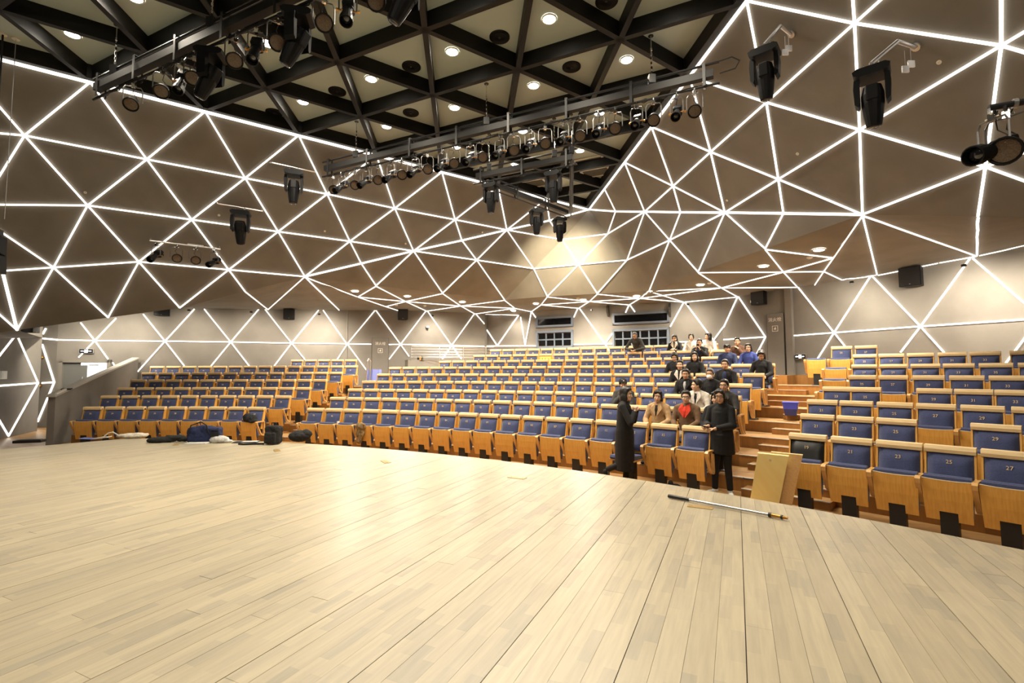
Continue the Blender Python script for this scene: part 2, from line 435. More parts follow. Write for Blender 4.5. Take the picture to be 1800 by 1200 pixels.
# rear facets
for p, q in ((FL[3], G1), (FL[2], G1), (FL[4], G1), (G1, WFl[2]), (G1, WFl[3]), (G1, f2), (FL[4], f2), (FL[4], f1), (FL[5], f1), (FL[2], WFl[2]), (FL[2], WFl[1])): strip(p, q, up_b)
n17 = P(2, 1017, 465)
for p, q in ((FL[1], WFl[1]), (WFl[1], WFr[1]), (WFl[2], n17), (n17, WFr[2]), (WFl[1], n17), (WFr[1], n17), (WFl[2], f4), (n17, f4), (n17, f5), (WFr[2], f5)): strip(p, q, up_w)
for p, q in ((FR[1], WFr[1]), (FR[2], WFr[1]), (FR[2], WFr[2]), (FR[2], G2), (FR[3], G2), (FR[4], G2), (G2, WFr[2]), (G2, WFr[3]), (G2, f7), (FR[4], f7), (FR[5], f8), (FR[4], f8)): strip(p, q, up_d)
# right slope
rb = {2: PR(1183, 327), 3: PR(1249, 267), 4: PR(1347, 180), 5: PR(1502, 41), 6: PR(1760, -190)}
rc = {3: PR(1368, 315), 4: PR(1511, 228), 5: PR(1760, 80), 6: PR(2150, -150)}
rd = {4: PR(1732, 293), 5: PR(2070, 170)}
Rr = lambda k: CORNER-UR*S_*k*1.004
for k in range(0, 9): strip(Rr(k), Rr(k+1), up_r, .032)
rb[1] = FR[2]; rc[2] = FR[4]; rd[3] = FR[6]
strip(Rr(1), FR[1], up_r)
for k in range(2, 7):
    strip(Rr(k), rb[k-1], up_r); strip(Rr(k), rb[k], up_r)
for k in range(1, 6): strip(rb[k], rb[k+1], up_r); 
strip(rb[2], FR[3], up_r); strip(rb[2], rc[2], up_r); strip(rb[3], rc[2], up_r)
for k in (3, 4, 5): strip(rb[k], rc[k], up_r); strip(rb[k+1], rc[k], up_r)
for k in (2, 3, 4, 5): strip(rc[k], rc[k+1], up_r)
strip(rc[3], FR[5], up_r); strip(rc[3], rd[3], up_r); strip(rc[4], rd[3], up_r); strip(rc[4], rd[4], up_r); strip(rc[5], rd[4], up_r); strip(rc[5], rd[5], up_r)
strip(rd[3], rd[4], up_r); strip(rd[4], rd[5], up_r); strip(rd[4], PR(1950, 372), up_r); strip(rd[4], e0r, up_r); strip(e0r, r13, sof)
# soffit
fd = dict(zip(range(10), ff)); md = dict(zip(range(10), mm))
m48 = hit(1448, 476)[0] or mm[9]
for p, q in ((FL[6], mm[0]), (mm[0], PM(678, 538)), (PM(678, 538), r_[0]), (f1, mm[0]), (f1, mm[1]), (mm[1], r_[1]), (mm[0], mm[1]), (mm[1], mm[2]), (mm[2], mm[3]),
             (f2, mm[1]), (mm[1], PM(678, 538)), (f2, mm[2]), (mm[2], r_[2]), (r_[1], mm[2]), (mm[2], ff[3]), (ff[3], mm[3]), (mm[3], r_[5]), (r_[2], mm[3]), (r_[3], r_[4]),
             (f4, mm[4]), (mm[4], r_[5]), (f4, mm[5]), (mm[5], r_[7]), (f5, mm[5]), (mm[5], r_[6]), (mm[4], r_[6]), (mm[4], mm[5]), (mm[5], mm[6]), (f5, mm[6]), (mm[6], r_[8]),
             (ff[6], mm[6]), (mm[6], r_[7]), (ff[6], r_[8]), (ff[6], mm[7]), (mm[6], mm[7]), (mm[7], mm[8]), (f7, mm[7]), (mm[7], r_[9]), (r_[8], r_[9]), (mm[7], r_[10]),
             (f7, mm[8]), (f8, mm[8]), (mm[8], r_[10]), (f8, mm[9]), (mm[8], mm[9]), (FR[6], mm[9]), (mm[9], m48), (m48, r10), (mm[8], m48), (m48, r11), (FR[6], r12), (FR[6], r13)): strip(p, q, sof, .016)
for p, q in ((r11, r12), (r12, WT(1650, 461)), (WT(1650, 461), r13), (r13, r14)): strip(p, q, sof, .014)
# wall strips
LWr = 0.021
chain(WL, [(101, 597), (166.5, 598.5), (290, 599.5), (405.5, 601), (512.5, 603), (609.5, 604.3)], w_left, LWr)
for s in ([(141.7, 567), (166.5, 598.5), (190, 631)], [(204, 559), (166.5, 598.5), (138, 628)], [(198, 637), (205, 648)], [(251.7, 552), (290, 599.5), (324, 643)], [(341.7, 543), (290, 599.5), (242, 653)],
          [(359, 543), (405.5, 601), (438, 643)], [(455, 543), (405.5, 601), (371, 643)], [(466, 543.5), (512.5, 603), (537, 633)], [(560, 545), (512.5, 603), (482, 643)], [(568, 545), (609.5, 604.3)]): chain(WL, s, w_left, LWr)
for s in ([(610.5, 604.3), (652.5, 604.8)], [(683.5, 605.3), (704, 605), (794, 607), (851, 608.5)], [(659, 545.5), (610.5, 604.3), (592.5, 632)], [(610.5, 604.3), (644, 650)], [(661, 545.5), (704, 605), (719, 626)],
          [(749, 546), (704, 605), (684, 631)], [(751, 546), (794, 607), (811, 631)], [(834, 551), (794, 607), (777.5, 631)], [(836, 551), (851.5, 569)]): chain(WL, s, w_left2, LWr)
for s in ([(854, 577), (874, 607.5)], [(911.5, 554), (874, 607.5)], [(854, 608.3), (874, 608), (912, 608)]): chain(WS3, s, w_left2, .026)
for s in ([(915, 557), (923, 607)], [(934, 547), (923, 607)], [(914, 608), (943, 608)], [(934, 547), (942.5, 559)], [(1016, 541), (1008.5, 557.5)], [(1018, 541), (1063.5, 604.5), (1076, 586)], [(1009, 605.5), (1063.5, 604.5), (1077, 604)],
          [(1105.5, 536), (1099.5, 549.5)], [(1107.5, 536), (1116, 548)], [(1063.5, 604.5), (1072, 618)], [(1202, 531), (1178, 574)], [(1204, 531), (1254, 598)], [(1178, 602), (1254, 598)], [(1254, 598), (1257, 603)], [(1271, 575), (1254, 598)]): chain(WR, s, w_rear, .024)
for s in ([(1296.5, 521.5), (1272, 575)], [(1298, 521.5), (1345.5, 592), (1328, 626)], [(1272, 596.8), (1345.5, 592)]): chain(WS5, s, w_rear, .024)
for s in ([(1392, 590), (1466, 584.5), (1618, 573.5), (1800, 561.5), (1900, 555)], [(1403, 505), (1466, 584.5), (1485, 608)], [(1530, 485.5), (1466, 584.5), (1436, 632)], [(1533, 485), (1618, 573.5), (1661, 621)],
          [(1705, 454), (1618, 573.5), (1583, 619)], [(1710, 454), (1800, 532), (1880, 602)], [(1850, 530), (1768, 638)]): chain(WT, s, w_right, .022)
for s in ([(-60, 758), (0, 0)],): pass
for s in ([(29, 587), (67, 673), (15, 766), (-30, 690)], [(29, 587), (-60, 700)], [(-60, 682), (67, 673)]): chain(WN, s, w_near, .028)
for s in ([(74, 605), (95.3, 671.6), (66, 741)], [(80.6, 577), (75, 587)], [(75, 594.7), (101, 597)], [(74, 673), (95.3, 671.6)]): chain(WN2, s, w_near, .03)

# dark recess line under the soffit on the right wall
# ------------------------------------------------------------------ ceiling of triangular coffers
PZ = ZC+0.29
ceil = surf('ceiling', [[lat(-4, -1, PZ+.12), lat(8, -1, PZ+.12), lat(8, 12, PZ+.12), lat(-4, 12, PZ+.12)]], m='seam')
def inside(i, j): return j >= 0 and i+j <= 7 and i >= -4 and j <= 10
def shared_panel(up):
    bm = bmesh.new(); A0, B0, D0 = (V((0, 0, 0)), E1, E2) if up else (E1, E1+E2, E2)
    if not up: A0, B0, D0 = V((0, 0, 0))+E1, E1+E2, E2*1.0
    cn = (A0+B0+D0)/3
    pts = [cn+(p-cn)*0.985 for p in (A0, B0, D0)]
    prism(bm, [(p.x, p.y) for p in pts], 0, 0.03)
    return fin(bm, 'ceiling_panel', M['cpanel'])
panU, panD = shared_panel(True), shared_panel(False)
def beam_mesh(dv, wd, h):
    bm = bmesh.new(); n = V((-dv.y, dv.x, 0)).normalized()*wd/2
    prism(bm, [(-n.x, -n.y), (dv.x-n.x, dv.y-n.y), (dv.x+n.x, dv.y+n.y), (n.x, n.y)], 0, h)
    return fin(bm, 'ceiling_beam', M['beam'])
bmE = {'1': beam_mesh(E1, .10, .29), '2': beam_mesh(E2, .10, .29), '3': beam_mesh(E3, .10, .29)}
bmW = {'1': beam_mesh(E1, .18, .29), '3': beam_mesh(E3, .18, .29)}
for i in range(-4, 8):
    for j in range(0, 11):
        if inside(i+1, j) and inside(i, j+1): 
            add('ceiling_panel', panU, ceil, lat(i, j, PZ))
            add('ceiling_beam', bmE['3'] if i+j < 6 else bmW['3'], ceil, lat(i+1, j) + (OUTR*-.08 if i+j >= 6 else V((0, 0, 0))))
        if inside(i+1, j+1) and inside(i, j+1): add('ceiling_panel', panD, ceil, lat(i, j, PZ))
        if inside(i+1, j): add('ceiling_beam', bmE['1'] if j else bmW['1'], ceil, lat(i, j) + (OUTL*-.08 if not j else V((0, 0, 0))))
        if inside(i, j+1): add('ceiling_beam', bmE['2'], ceil, lat(i, j))

# ------------------------------------------------------------------ stage
CX, CY = -10.3, -7.1
CEN = V((CX, CY, 0))
RST = 18.4; ZS = 0.45
th = R_(65.2); SA = V((math.cos(th), math.sin(th), 0)); SN = V((math.sin(th), -math.cos(th), 0))
Lp0, Lp1 = V((-8.8, 11.25, 0)), V((-10.25, 9.55, 0)); Ld = (Lp1-Lp0).normalized(); Ln = V((-Ld.y, Ld.x, 0)); Ln = Ln if Ln.x < 0 else -Ln
def stage_end(q):
    """t along SA where the board at offset q meets the edge"""
    o = SN*q; oc = o-CEN
    bq = oc.dot(SA); cq = oc.dot(oc)-RST*RST; disc = bq*bq-cq
    t = -bq+math.sqrt(disc) if disc > 0 else 99
    dn = SA.dot(Ln)
    t2 = (Lp0-o).dot(Ln)/dn
    if dn > 1e-6: t = min(t, t2)
    return t
def spt(q, t, z): p = SN*q+SA*t; return V((p.x, p.y, z))
qs = [-17+i*0.25 for i in range(0, 101)]
poly = [spt(q, stage_end(q), 0) for q in qs]
poly += [spt(8, -3, 0), spt(-17, -3, 0)]
bm = bmesh.new(); prism(bm, [(p.x, p.y) for p in poly], 0.0, ZS-0.012)
stage = add('stage', fin(bm, 'stage', M['gap']))
tag(stage, kind='structure')
BW = 0.1463
boards = []
rs = random.Random(3)
for kq in range(-110, 54):
    q0 = kq*BW+0.004; q1 = q0+BW
    gap = 0.0048 if kq % 4 == 0 else 0.0012
    te0, te1 = stage_end(q0+.002), stage_end(q1-.002)
    tmax = max(te0, te1); t = -1.0-rs.random()*3
    # start where the frame could see it
    while t < tmax:
        ln = 3.6; t2 = t+ln
        mid = spt(q0, min(t2, tmax), ZS); mid2 = spt(q0, t, ZS)
        if mid.y > 0.9 and t < tmax-.02:
            px0 = [proj(spt(q0, tt, ZS)) for tt in (max(t, t+0.01), min(t2, tmax)) if spt(q0, tt, ZS).y > .3]
            vis = any(-900 < p[0] < 2700 for p in px0)
            if vis: boards.append((q0+gap, q1-.0004, t+.0006, min(t2, te0)-.0015 if t2 < te0 else te0+.012, min(t2, te1)-.0015 if t2 < te1 else te1+.012, kq))
        t = t2
boards = [bb for bb in boards if bb[3] > bb[2]+.02 or bb[4] > bb[2]+.02]
boards.sort(key=lambda bb: (spt(bb[0], max(bb[2], .5), 0)).length)
bmr = bmesh.new()
for k, (q0, q1, t0, ta, tb, kq) in enumerate(boards):
    ta, tb = max(ta, t0+.01), max(tb, t0+.01)
    if k < 296:
        bm = bmesh.new()
    else: bm = bmr
    zt = ZS + rs.uniform(-.0006, .0006)
    if k < 296:
        prism(bm, [(t0, q0), (ta, q0), (tb, q1), (t0, q1)][::-1], ZS-.02, zt)
        o = add('stage_board', fin(bm, 'stage_board', M['stage']), stage)
    else:
        prism(bm, [(t0, q0), (ta, q0), (tb, q1), (t0, q1)][::-1], ZS-.02, zt)
    # local frame: x along the board, y across
BR = Matrix((SA, SN, V((0, 0, -1)))).transposed().to_4x4()
if len(boards) > 296:
    o = add('stage_board', fin(bmr, 'stage_board', M['stage']), stage); tag(o, kind='stuff')
# x -> SA, y -> SN is a mirrored frame with z up, so meshes are rebuilt in world space
for o in stage.children:
    for v in o.data.vertices:
        p = SA*v.co.x + SN*v.co.y; v.co = V((p.x, p.y, v.co.z))
    o.data.update()
# grey metal lip round the edge
bm = bmesh.new()
pe = [spt(q, stage_end(q)+.02, 0) for q in qs]; pi_ = [spt(q, stage_end(q)-.0, 0) for q in qs]
for a, bb2, c_, d_ in zip(pe, pe[1:], pi_[1:], pi_):
    vs = [bm.verts.new((p.x, p.y, z)) for z in (0.0, ZS-.003) for p in (a, bb2, c_, d_)]
    for f in ((0, 1, 2, 3), (4, 5, 6, 7), (0, 1, 5, 4), (2, 3, 7, 6)): bm.faces.new([vs[k] for k in f])
add('stage_fascia', fin(bm, 'stage_fascia', M['riser']), stage)

# ------------------------------------------------------------------ auditorium floor and tiers
bm = bmesh.new()
prism(bm, [(-26, -6), (22, -6), (22, 26), (-26, 26)], -.15, 0.0)
floor = add('floor', fin(bm, 'floor', M['tier'])); tag(floor, kind='structure')
HC = [1.045, 1.27, 1.465, 1.68, 1.90, 2.135, 2.37, 2.61, 2.865]
HL = [1.05, 1.30, 1.50, 1.73, 1.965, 2.205, 2.455]
HR = [1.055, 1.26, 1.44, 1.645, 1.86, 2.09, 2.345, 2.60]
RK = [20.2+1.035*k for k in range(9)]
def pol(r, a, z=0.0): return V((CX+r*math.cos(a), CY+r*math.sin(a), z))
def ang(px, r, z):
    """angle round the stage centre at radius r of the point seen at column px"""
    dxy = ray(px, 640); dxy = V((dxy.x, dxy.y, 0)).normalized()
    oc = -CEN; bq = oc.dot(dxy); cq = oc.dot(oc)-r*r; t = -bq+math.sqrt(bq*bq-cq)
    p = dxy*t-CEN; return math.atan2(p.y, p.x)
def arc_prism(bm, r0, r1, a0, a1, z0, z1, n=24):
    A = [pol(r1, a0+(a1-a0)*k/n) for k in range(n+1)]; B = [pol(r0, a0+(a1-a0)*k/n) for k in range(n+1)]
    v = lambda p, z: bm.verts.new((p.x, p.y, z))
    At = [v(p, z1) for p in A]; Ab = [v(p, z0) for p in A]; Bt = [v(p, z1) for p in B]; Bb = [v(p, z0) for p in B]
    for k in range(n):
        bm.faces.new((At[k], At[k+1], Bt[k+1], Bt[k])).material_index = 0
        bm.faces.new((Bb[k], Bb[k+1], Ab[k+1], Ab[k]))
        bm.faces.new((Bt[k], Bt[k+1], Bb[k+1], Bb[k])).material_index = 1
        bm.faces.new((Ab[k], Ab[k+1], At[k+1], At[k])).material_index = 1
    for k in (0, n):
        bm.faces.new((At[k], Bt[k], Bb[k], Ab[k])).material_index = 1
tiers = empty('floor_tiers'); tag(tiers, kind='structure')
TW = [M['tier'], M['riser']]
aCR = [R_(46.9)]*9   # middle of the right aisle
# block limits (radians) per row are filled in with the seats below
SEATROWS = {
 'centre': [(-8.9, 8.0, 18), (-9.5, 8.55, 19), (-10.2, 7.7+.9, 20), (-11.0, 8.85, 21), (-11.6, 9.25, 22), (-12.3, 9.65, 23), (-10.0, 9.0, 20), (-8.6, 8.35, 18), (-8.4, 6.6, 16)],
 'left': [(-20.5, -12.1, 9), (-22.2, -12.7, 10), (-23.8, -13.4, 11), (-25.5, -14.2, 12), (-27.2, -14.9, 13), (-29.0, -15.5, 14), (-21.3, -17.2, 5)],
 'right': [[1415, 1491, 1573, 1661, 1765], [1433, 1499, 1571, 1743], [1443, 1502, 1569.5, 1641, 1722, 1815], [1469.5, 1520, 1639.5, 1708.5, 1782], [1464, 1515, 1569, 1631, 1698, 1770],
           [1470, 1519.5, 1570.5, 1626.6, 1685, 1750.5, 1822], [1473, 1521, 1568, 1619, 1675, 1733, 1806], [1439, 1481, 1524]],
}
AL = R_(61)
def sang(s, k): return AL - s*0.545/RK[k]
# tiers: centre block carries the aisles, side blocks sit a little higher/lower as built
def zc(k): return HC[k]-1.045
aMax, aMin = R_(100), R_(26)
a_LC = [sang(-11.2, 0)-R_(0.0)]
for k in range(1, 9):
    r0 = RK[k]-0.64; r1 = RK[k]+.3 if k < 8 else 33.5
    if k == 8: r1 = 30.2
    aL1 = sang(SEATROWS['centre'][k][0]-.55, k) if k < 9 else 0
    aR0 = sang(SEATROWS['centre'][k][1]+.55, k)
    aLeft = aL1 + 1.45/RK[k]
    bm = bmesh.new(); arc_prism(bm, r0, r1, aR0-2.0/RK[k], aLeft, 0, zc(k), 30)
    add('tier', fin(bm, 'tier', TW), tiers)
    if k < 7:
        bm = bmesh.new(); arc_prism(bm, r0, r1, aLeft, sang(SEATROWS['left'][k][0]-.95, k), 0, HL[k]-1.045, 24); add('tier', fin(bm, 'tier', TW), tiers)
    if k < 8:
        bm = bmesh.new(); arc_prism(bm, r0, r1+(1.2 if k == 7 else 0), R_(24), aR0-2.0/RK[k], 0, HR[k]-1.045, 24); add('tier', fin(bm, 'tier', TW), tiers)
bm = bmesh.new(); arc_prism(bm, 29.0, 33.5, R_(40), R_(73), 0, zc(8), 20); add('tier', fin(bm, 'tier', TW), tiers)
# half steps and pale nosings of the two aisles
for nm, side in (('aisle_stair', 'R'), ('aisle_stair', 'L')):
    st = empty(nm); tag(st, kind='structure')
    for k in range(1, 9):
        if side == 'L' and k > 6: continue
        if side == 'R':
            a1 = sang(SEATROWS['centre'][k][1]+.62, k)-.25/RK[k]; a0 = a1-1.25/RK[k]
        else:
            a0 = sang(SEATROWS['centre'][k][0]-.62, k)+.12/RK[k]; a1 = a0+.95/RK[k]
        z1 = (zc(k)+zc(k-1))/2; r0 = RK[k]-.64
        bm = bmesh.new(); arc_prism(bm, r0-.30, r0+.01, a0, a1, zc(k-1), z1, 8); add('step', fin(bm, 'step', TW), st)
        bm = bmesh.new(); arc_prism(bm, r0-.31, r0-.27, a0, a1, z1-.004, z1+.008, 8); add('nosing', fin(bm, 'nosing', M['nosing']), st)
        bm = bmesh.new(); arc_prism(bm, r0-.012, r0+.03, a0-.25/RK[k], a1+.25/RK[k], zc(k)-.005, zc(k)+.008, 8); add('nosing', fin(bm, 'nosing', M['nosing']), st)
# ------------------------------------------------------------------ auditorium seats
def mesh_of(fn, name, m, smooth=False):
    bm = bmesh.new(); fn(bm); return fin(bm, name, m, smooth)
def shell_fn(bm):
    # curved plywood back: side profile extruded across, slight forward wrap at the edges
    prof = [(0.0, 1.0), (0.035, 1.0), (0.005, .75), (-.065, .48), (-.105, .48), (-.045, .75)]
    extr(bm, prof, 'x', -.222, .222)
    for s in (-1, 1):
        extr(bm, [(-.03, 1.0), (.03, 1.0), (.0, .75), (-.08, .48), (-.15, .50), (-.085, .75)], 'x', s*.222-.010, s*.222+.010)
def rail_fn(bm):
    extr(bm, [(-.052, .962), (-.058, 1.0), (-.045, 1.04), (.035, 1.045), (.045, 1.0), (.03, .955), (-.03, .955)], 'x', -.232, .232)
def pad_fn(bm):
    n = 6; g = []
    for i in range(n+1):
        v = i/n; z = .56+.387*v
        yc = -.125+.095*v
        row = []
        for j in range(7):
            u = j/6*2-1; x = u*.209
            e = (1-abs(u)**6)*(1-abs(2*v-1)**8)
            cr = .012*u*u
            top = 0.012*(1-u*u) if i == n else 0
            row.append(bm.verts.new((x, yc+.012-.055*(e**.35 if e > 0 else 0)-cr, z+top)))
        g.append(row)
    for i in range(n):
        for j in range(6): bm.faces.new((g[i][j], g[i][j+1], g[i+1][j+1], g[i+1][j]))
    bk = [bm.verts.new((x, y, z)) for x, y, z in ((-.209, -.09, .56), (.209, -.09, .56), (.209, .0, .947), (-.209, .0, .947))]
    bm.faces.new((g[0][0], bk[0], bk[1], g[0][6])); bm.faces.new((g[n][0], g[n][6], bk[2], bk[3]))
    for a, b_, j in ((bk[0], bk[3], 0), (bk[1], bk[2], 6)): bm.faces.new([a]+[g[i][j] for i in range(n+1)]+[b_])
def panel_fn(bm):
    # tipped-up seat underside with the notch for the pedestal; bows slightly forward
    def yz(t): return -.325+.055*t-.018*math.sin(math.pi*t)     # t 0 top .. 1 bottom
    zt, zb = .690, .215
    xs = [-.225, -.088, .088, .225]; ts = [0, .25, .5, .78, 1.0]
    def vtx(x, t, back):
        wx = x*(1-.09*t)
        return (wx, yz(t)+(.018 if back else 0), zt+(zb-zt)*t+ (-.010*(1-(x/.225)**2) if t == 0 else 0))
    g = [[bm.verts.new(vtx(x, t, 0)) for t in ts] for x in xs]
    fs = []
    for c in range(3):
        for r in range(4):
            if c == 1 and r == 3: continue
            fs.append(bm.faces.new((g[c][r], g[c+1][r], g[c+1][r+1], g[c][r+1])))
    ex = bmesh.ops.extrude_face_region(bm, geom=fs)
    bmesh.ops.translate(bm, verts=[v for v in ex['geom'] if isinstance(v, bmesh.types.BMVert)], vec=(0, .018, 0))
    if not all(f.is_valid for f in fs): pass
def cushion_fn(bm):
    extr(bm, [(-.302, .677), (-.296, .712), (-.262, .732), (-.222, .728), (-.198, .69), (-.18, .38), (-.21, .27), (-.25, .28)], 'x', -.208, .208)
def piping_fn(bm):
    tube(bm, [(-.222, -.322, .689), (-.11, -.322, .680), (0, -.322, .677), (.11, -.322, .680), (.222, -.322, .689)], .005, 5)
def dpan_fn(bm):      # seat tipped down: cushion on a plywood tray
    extr(bm, [(-.60, .455), (-.62, .49), (-.60, .525), (-.40, .520), (-.15, .505), (-.14, .45)], 'x', -.208, .208)
def dtray_fn(bm):
    extr(bm, [(-.60, .435), (-.61, .455), (-.12, .45), (-.12, .425)], 'x', -.225, .225)
def ped_fn(bm):
    box(bm, (0, -.22, .25), (.16, .12, .46)); box(bm, (0, -.17, .50), (.36, .05, .05))
    lathe(bm, (0, -.24, 0.0), (0, 0, 1), [(0, .145), (.012, .145), (.022, .12), (.03, .06)], 16)
def arm_fn(bm):
    out = [(-.035, .20), (-.05, .30), (-.075, .58), (-.09, .625), (-.13, .64), (-.34, .64), (-.375, .628), (-.388, .60), (-.375, .55), (-.22, .30), (-.12, .24), (-.07, .235)]
    pts = [(-.075, .37), (-.09, .67), (-.115, .688), (-.34, .688), (-.365, .67), (-.355, .625), (-.21, .38), (-.13, .332), (-.09, .335)]
    n = len(pts); w = .026
    cen = V((0, sum(p[0] for p in pts)/n, sum(p[1] for p in pts)/n))
    rings = []
    for k, (y, z) in enumerate(pts):
        a = V((0, *pts[k-1])); b_ = V((0, *pts[(k+1) % n])); d_ = (b_-a).normalized(); nn = V((0, -d_.z, d_.y))
        p = V((0, y, z)); nn = nn if (p-cen).dot(nn) > 0 else -nn
        t = .013
        rings.append([bm.verts.new(p+nn*t+V((-w, 0, 0))), bm.verts.new(p+nn*t+V((w, 0, 0))), bm.verts.new(p-nn*t+V((w, 0, 0))), bm.verts.new(p-nn*t+V((-w, 0, 0)))])
    for k in range(n):
        A_, B_ = rings[k], rings[(k+1) % n]
        for q in range(4): bm.faces.new((A_[q], A_[(q+1) % 4], B_[(q+1) % 4], B_[q]))
def armpost_fn(bm): box(bm, (0, -.085, .28), (.03, .06, .16))
def slots_fn(bm):
    pad_like = [(-.12, .56), (-.09, .56), (.0, .94), (-.055, .94)]
    extr(bm, pad_like, 'x', -.208, .208)
def slotmark_fn(bm):
    for x in (-.12, 0, .12): box(bm, (x, -.066, .86), (.018, .012, .06), rot=(R_(-7), 0, 0))
KM = dict(
 shell=mesh_of(shell_fn, 'back_shell', M['woodpan']), rail=mesh_of(rail_fn, 'top_rail', M['woodrail']), pad=mesh_of(pad_fn, 'back_cushion', M['blue'], True),
 panel=mesh_of(panel_fn, 'seat_panel', M['woodpan']), cushion=mesh_of(cushion_fn, 'seat_cushion', M['blue']), piping=mesh_of(piping_fn, 'piping', M['piping']),
 dpan=mesh_of(dpan_fn, 'seat_cushion', M['blue']), dtray=mesh_of(dtray_fn, 'seat_panel', M['woodpan']), ped=mesh_of(ped_fn, 'pedestal', M['black']),
 arm=mesh_of(arm_fn, 'armrest', M['arm']), blackpad=mesh_of(pad_fn, 'back_cushion', M['black'], True), yel=mesh_of(slots_fn, 'back_board', M['yelpanel']), slots=mesh_of(slotmark_fn, 'slot', M['black']),
 armpost=mesh_of(armpost_fn, 'armrest_bracket', M['alu']))
NUMM = {}
def text_mesh(s, size, depth=.001, m='gold', extra=None):
    c_ = bpy.data.curves.new('t', 'FONT'); c_.body = s; c_.size = size; c_.extrude = depth; c_.align_x = 'CENTER'; c_.align_y = 'CENTER'; c_.resolution_u = 2
    o = bpy.data.objects.new('t', c_); COL.objects.link(o); bpy.context.view_layer.update()
    me = bpy.data.meshes.new_from_object(o.evaluated_get(bpy.context.evaluated_depsgraph_get()))
    bpy.data.objects.remove(o); bpy.data.curves.remove(c_)
    me.materials.clear(); me.materials.append(M[m]); me.name = 'lettering'
    return me
def num_mesh(n):
    if n not in NUMM:
        me = text_mesh('%02d' % n, .062, .0015)
        me.transform(Matrix.Translation((0, -.0975, .865)) @ Matrix.Rotation(R_(90-7), 4, 'X'))
        NUMM[n] = me
    return NUMM[n]
KS = dict(seat_back='back_shell')
def make_seat(pos, rz, num, kind, last, label, group):
    t = empty('auditorium_seat', pos, rz)
    tag(t, label, 'seat', group)
    def part(nm, key, par=t, loc=(0, 0, 0)): return add(nm, KM[key], par, loc)
    if kind != 'backless':
        part('back_shell', 'shell'); part('top_rail', 'rail')
        if kind == 'black': p_ = part('back_cushion', 'blackpad')
        elif kind == 'yellow':
            p_ = part('back_board', 'yel'); part('slot', 'slots', p_); p_ = None
            tag(t.children[-1] if t.children else t)
        else: p_ = part('back_cushion', 'pad')
        if p_ is not None and num is not None: add('seat_number', num_mesh(num), p_)
    if kind in ('down',):
        part('seat_panel', 'dtray'); part('seat_cushion', 'dpan')
    else:
        q = part('seat_panel', 'panel'); c_ = part('seat_cushion', 'cushion'); part('piping', 'piping', c_)
    part('pedestal', 'ped')
    ax = .252 if 'right block' in group else .2725
    part('armrest', 'arm', t, (-ax, 0, 0))
    if last: part('armrest', 'arm', t, (ax, 0, 0))
    return t
ORD = ['first', 'second', 'third', 'fourth', 'fifth', 'sixth', 'seventh', 'eighth', 'ninth', 'tenth', 'eleventh', 'twelfth', 'thirteenth', 'fourteenth', 'fifteenth', 'sixteenth', 'seventeenth', 'eighteenth', 'nineteenth', 'twentieth', 'twenty-first', 'twenty-second', 'twenty-third']
ROWN = ['front', 'second', 'third', 'fourth', 'fifth', 'sixth', 'seventh', 'eighth', 'ninth']
OCC = set()      # (block, row, index) of seats that are sat on
SPECIAL = {('centre', 0, 15): 'down', ('right', 0, 0): 'black', ('right', 4, 0): 'backless', ('right', 5, 0): 'backless', ('right', 6, 0): 'backless', ('right', 7, 0): 'backless', ('centre', 7, 0): 'x'}
SEATPOS = {}
for blk, rows in SEATROWS.items():
    for k, row in enumerate(rows):
        H = dict(centre=HC, left=HL, right=HR)[blk][k]; z = H-1.045
        if blk == 'right': sl = [(AL-ang(px, RK[k], H))*RK[k]/.545 for px in row]
        else: s0, s1, n = row; sl = [s0+(s1-s0)*i/(n-1) for i in range(n)]
        for i, s in enumerate(sl): SEATPOS[(blk, k, i)] = (pol(RK[k], sang(s, k), z), sang(s, k)-math.pi/2+0.0, len(sl))
def nearest_seat(blk, k, px):
    return min((q for q in SEATPOS if q[0] == blk and q[1] == k), key=lambda q: abs(proj(SEATPOS[q][0]+V((0, 0, 1.04)))[0]-px))
SPECIAL[nearest_seat('centre', 7, 958)] = 'yellow'
SPECIAL[nearest_seat('centre', 0, 1127)] = 'down'
SPECIAL.pop(('centre', 0, 15), None); SPECIAL[nearest_seat('centre', 0, 1127)] = 'down'
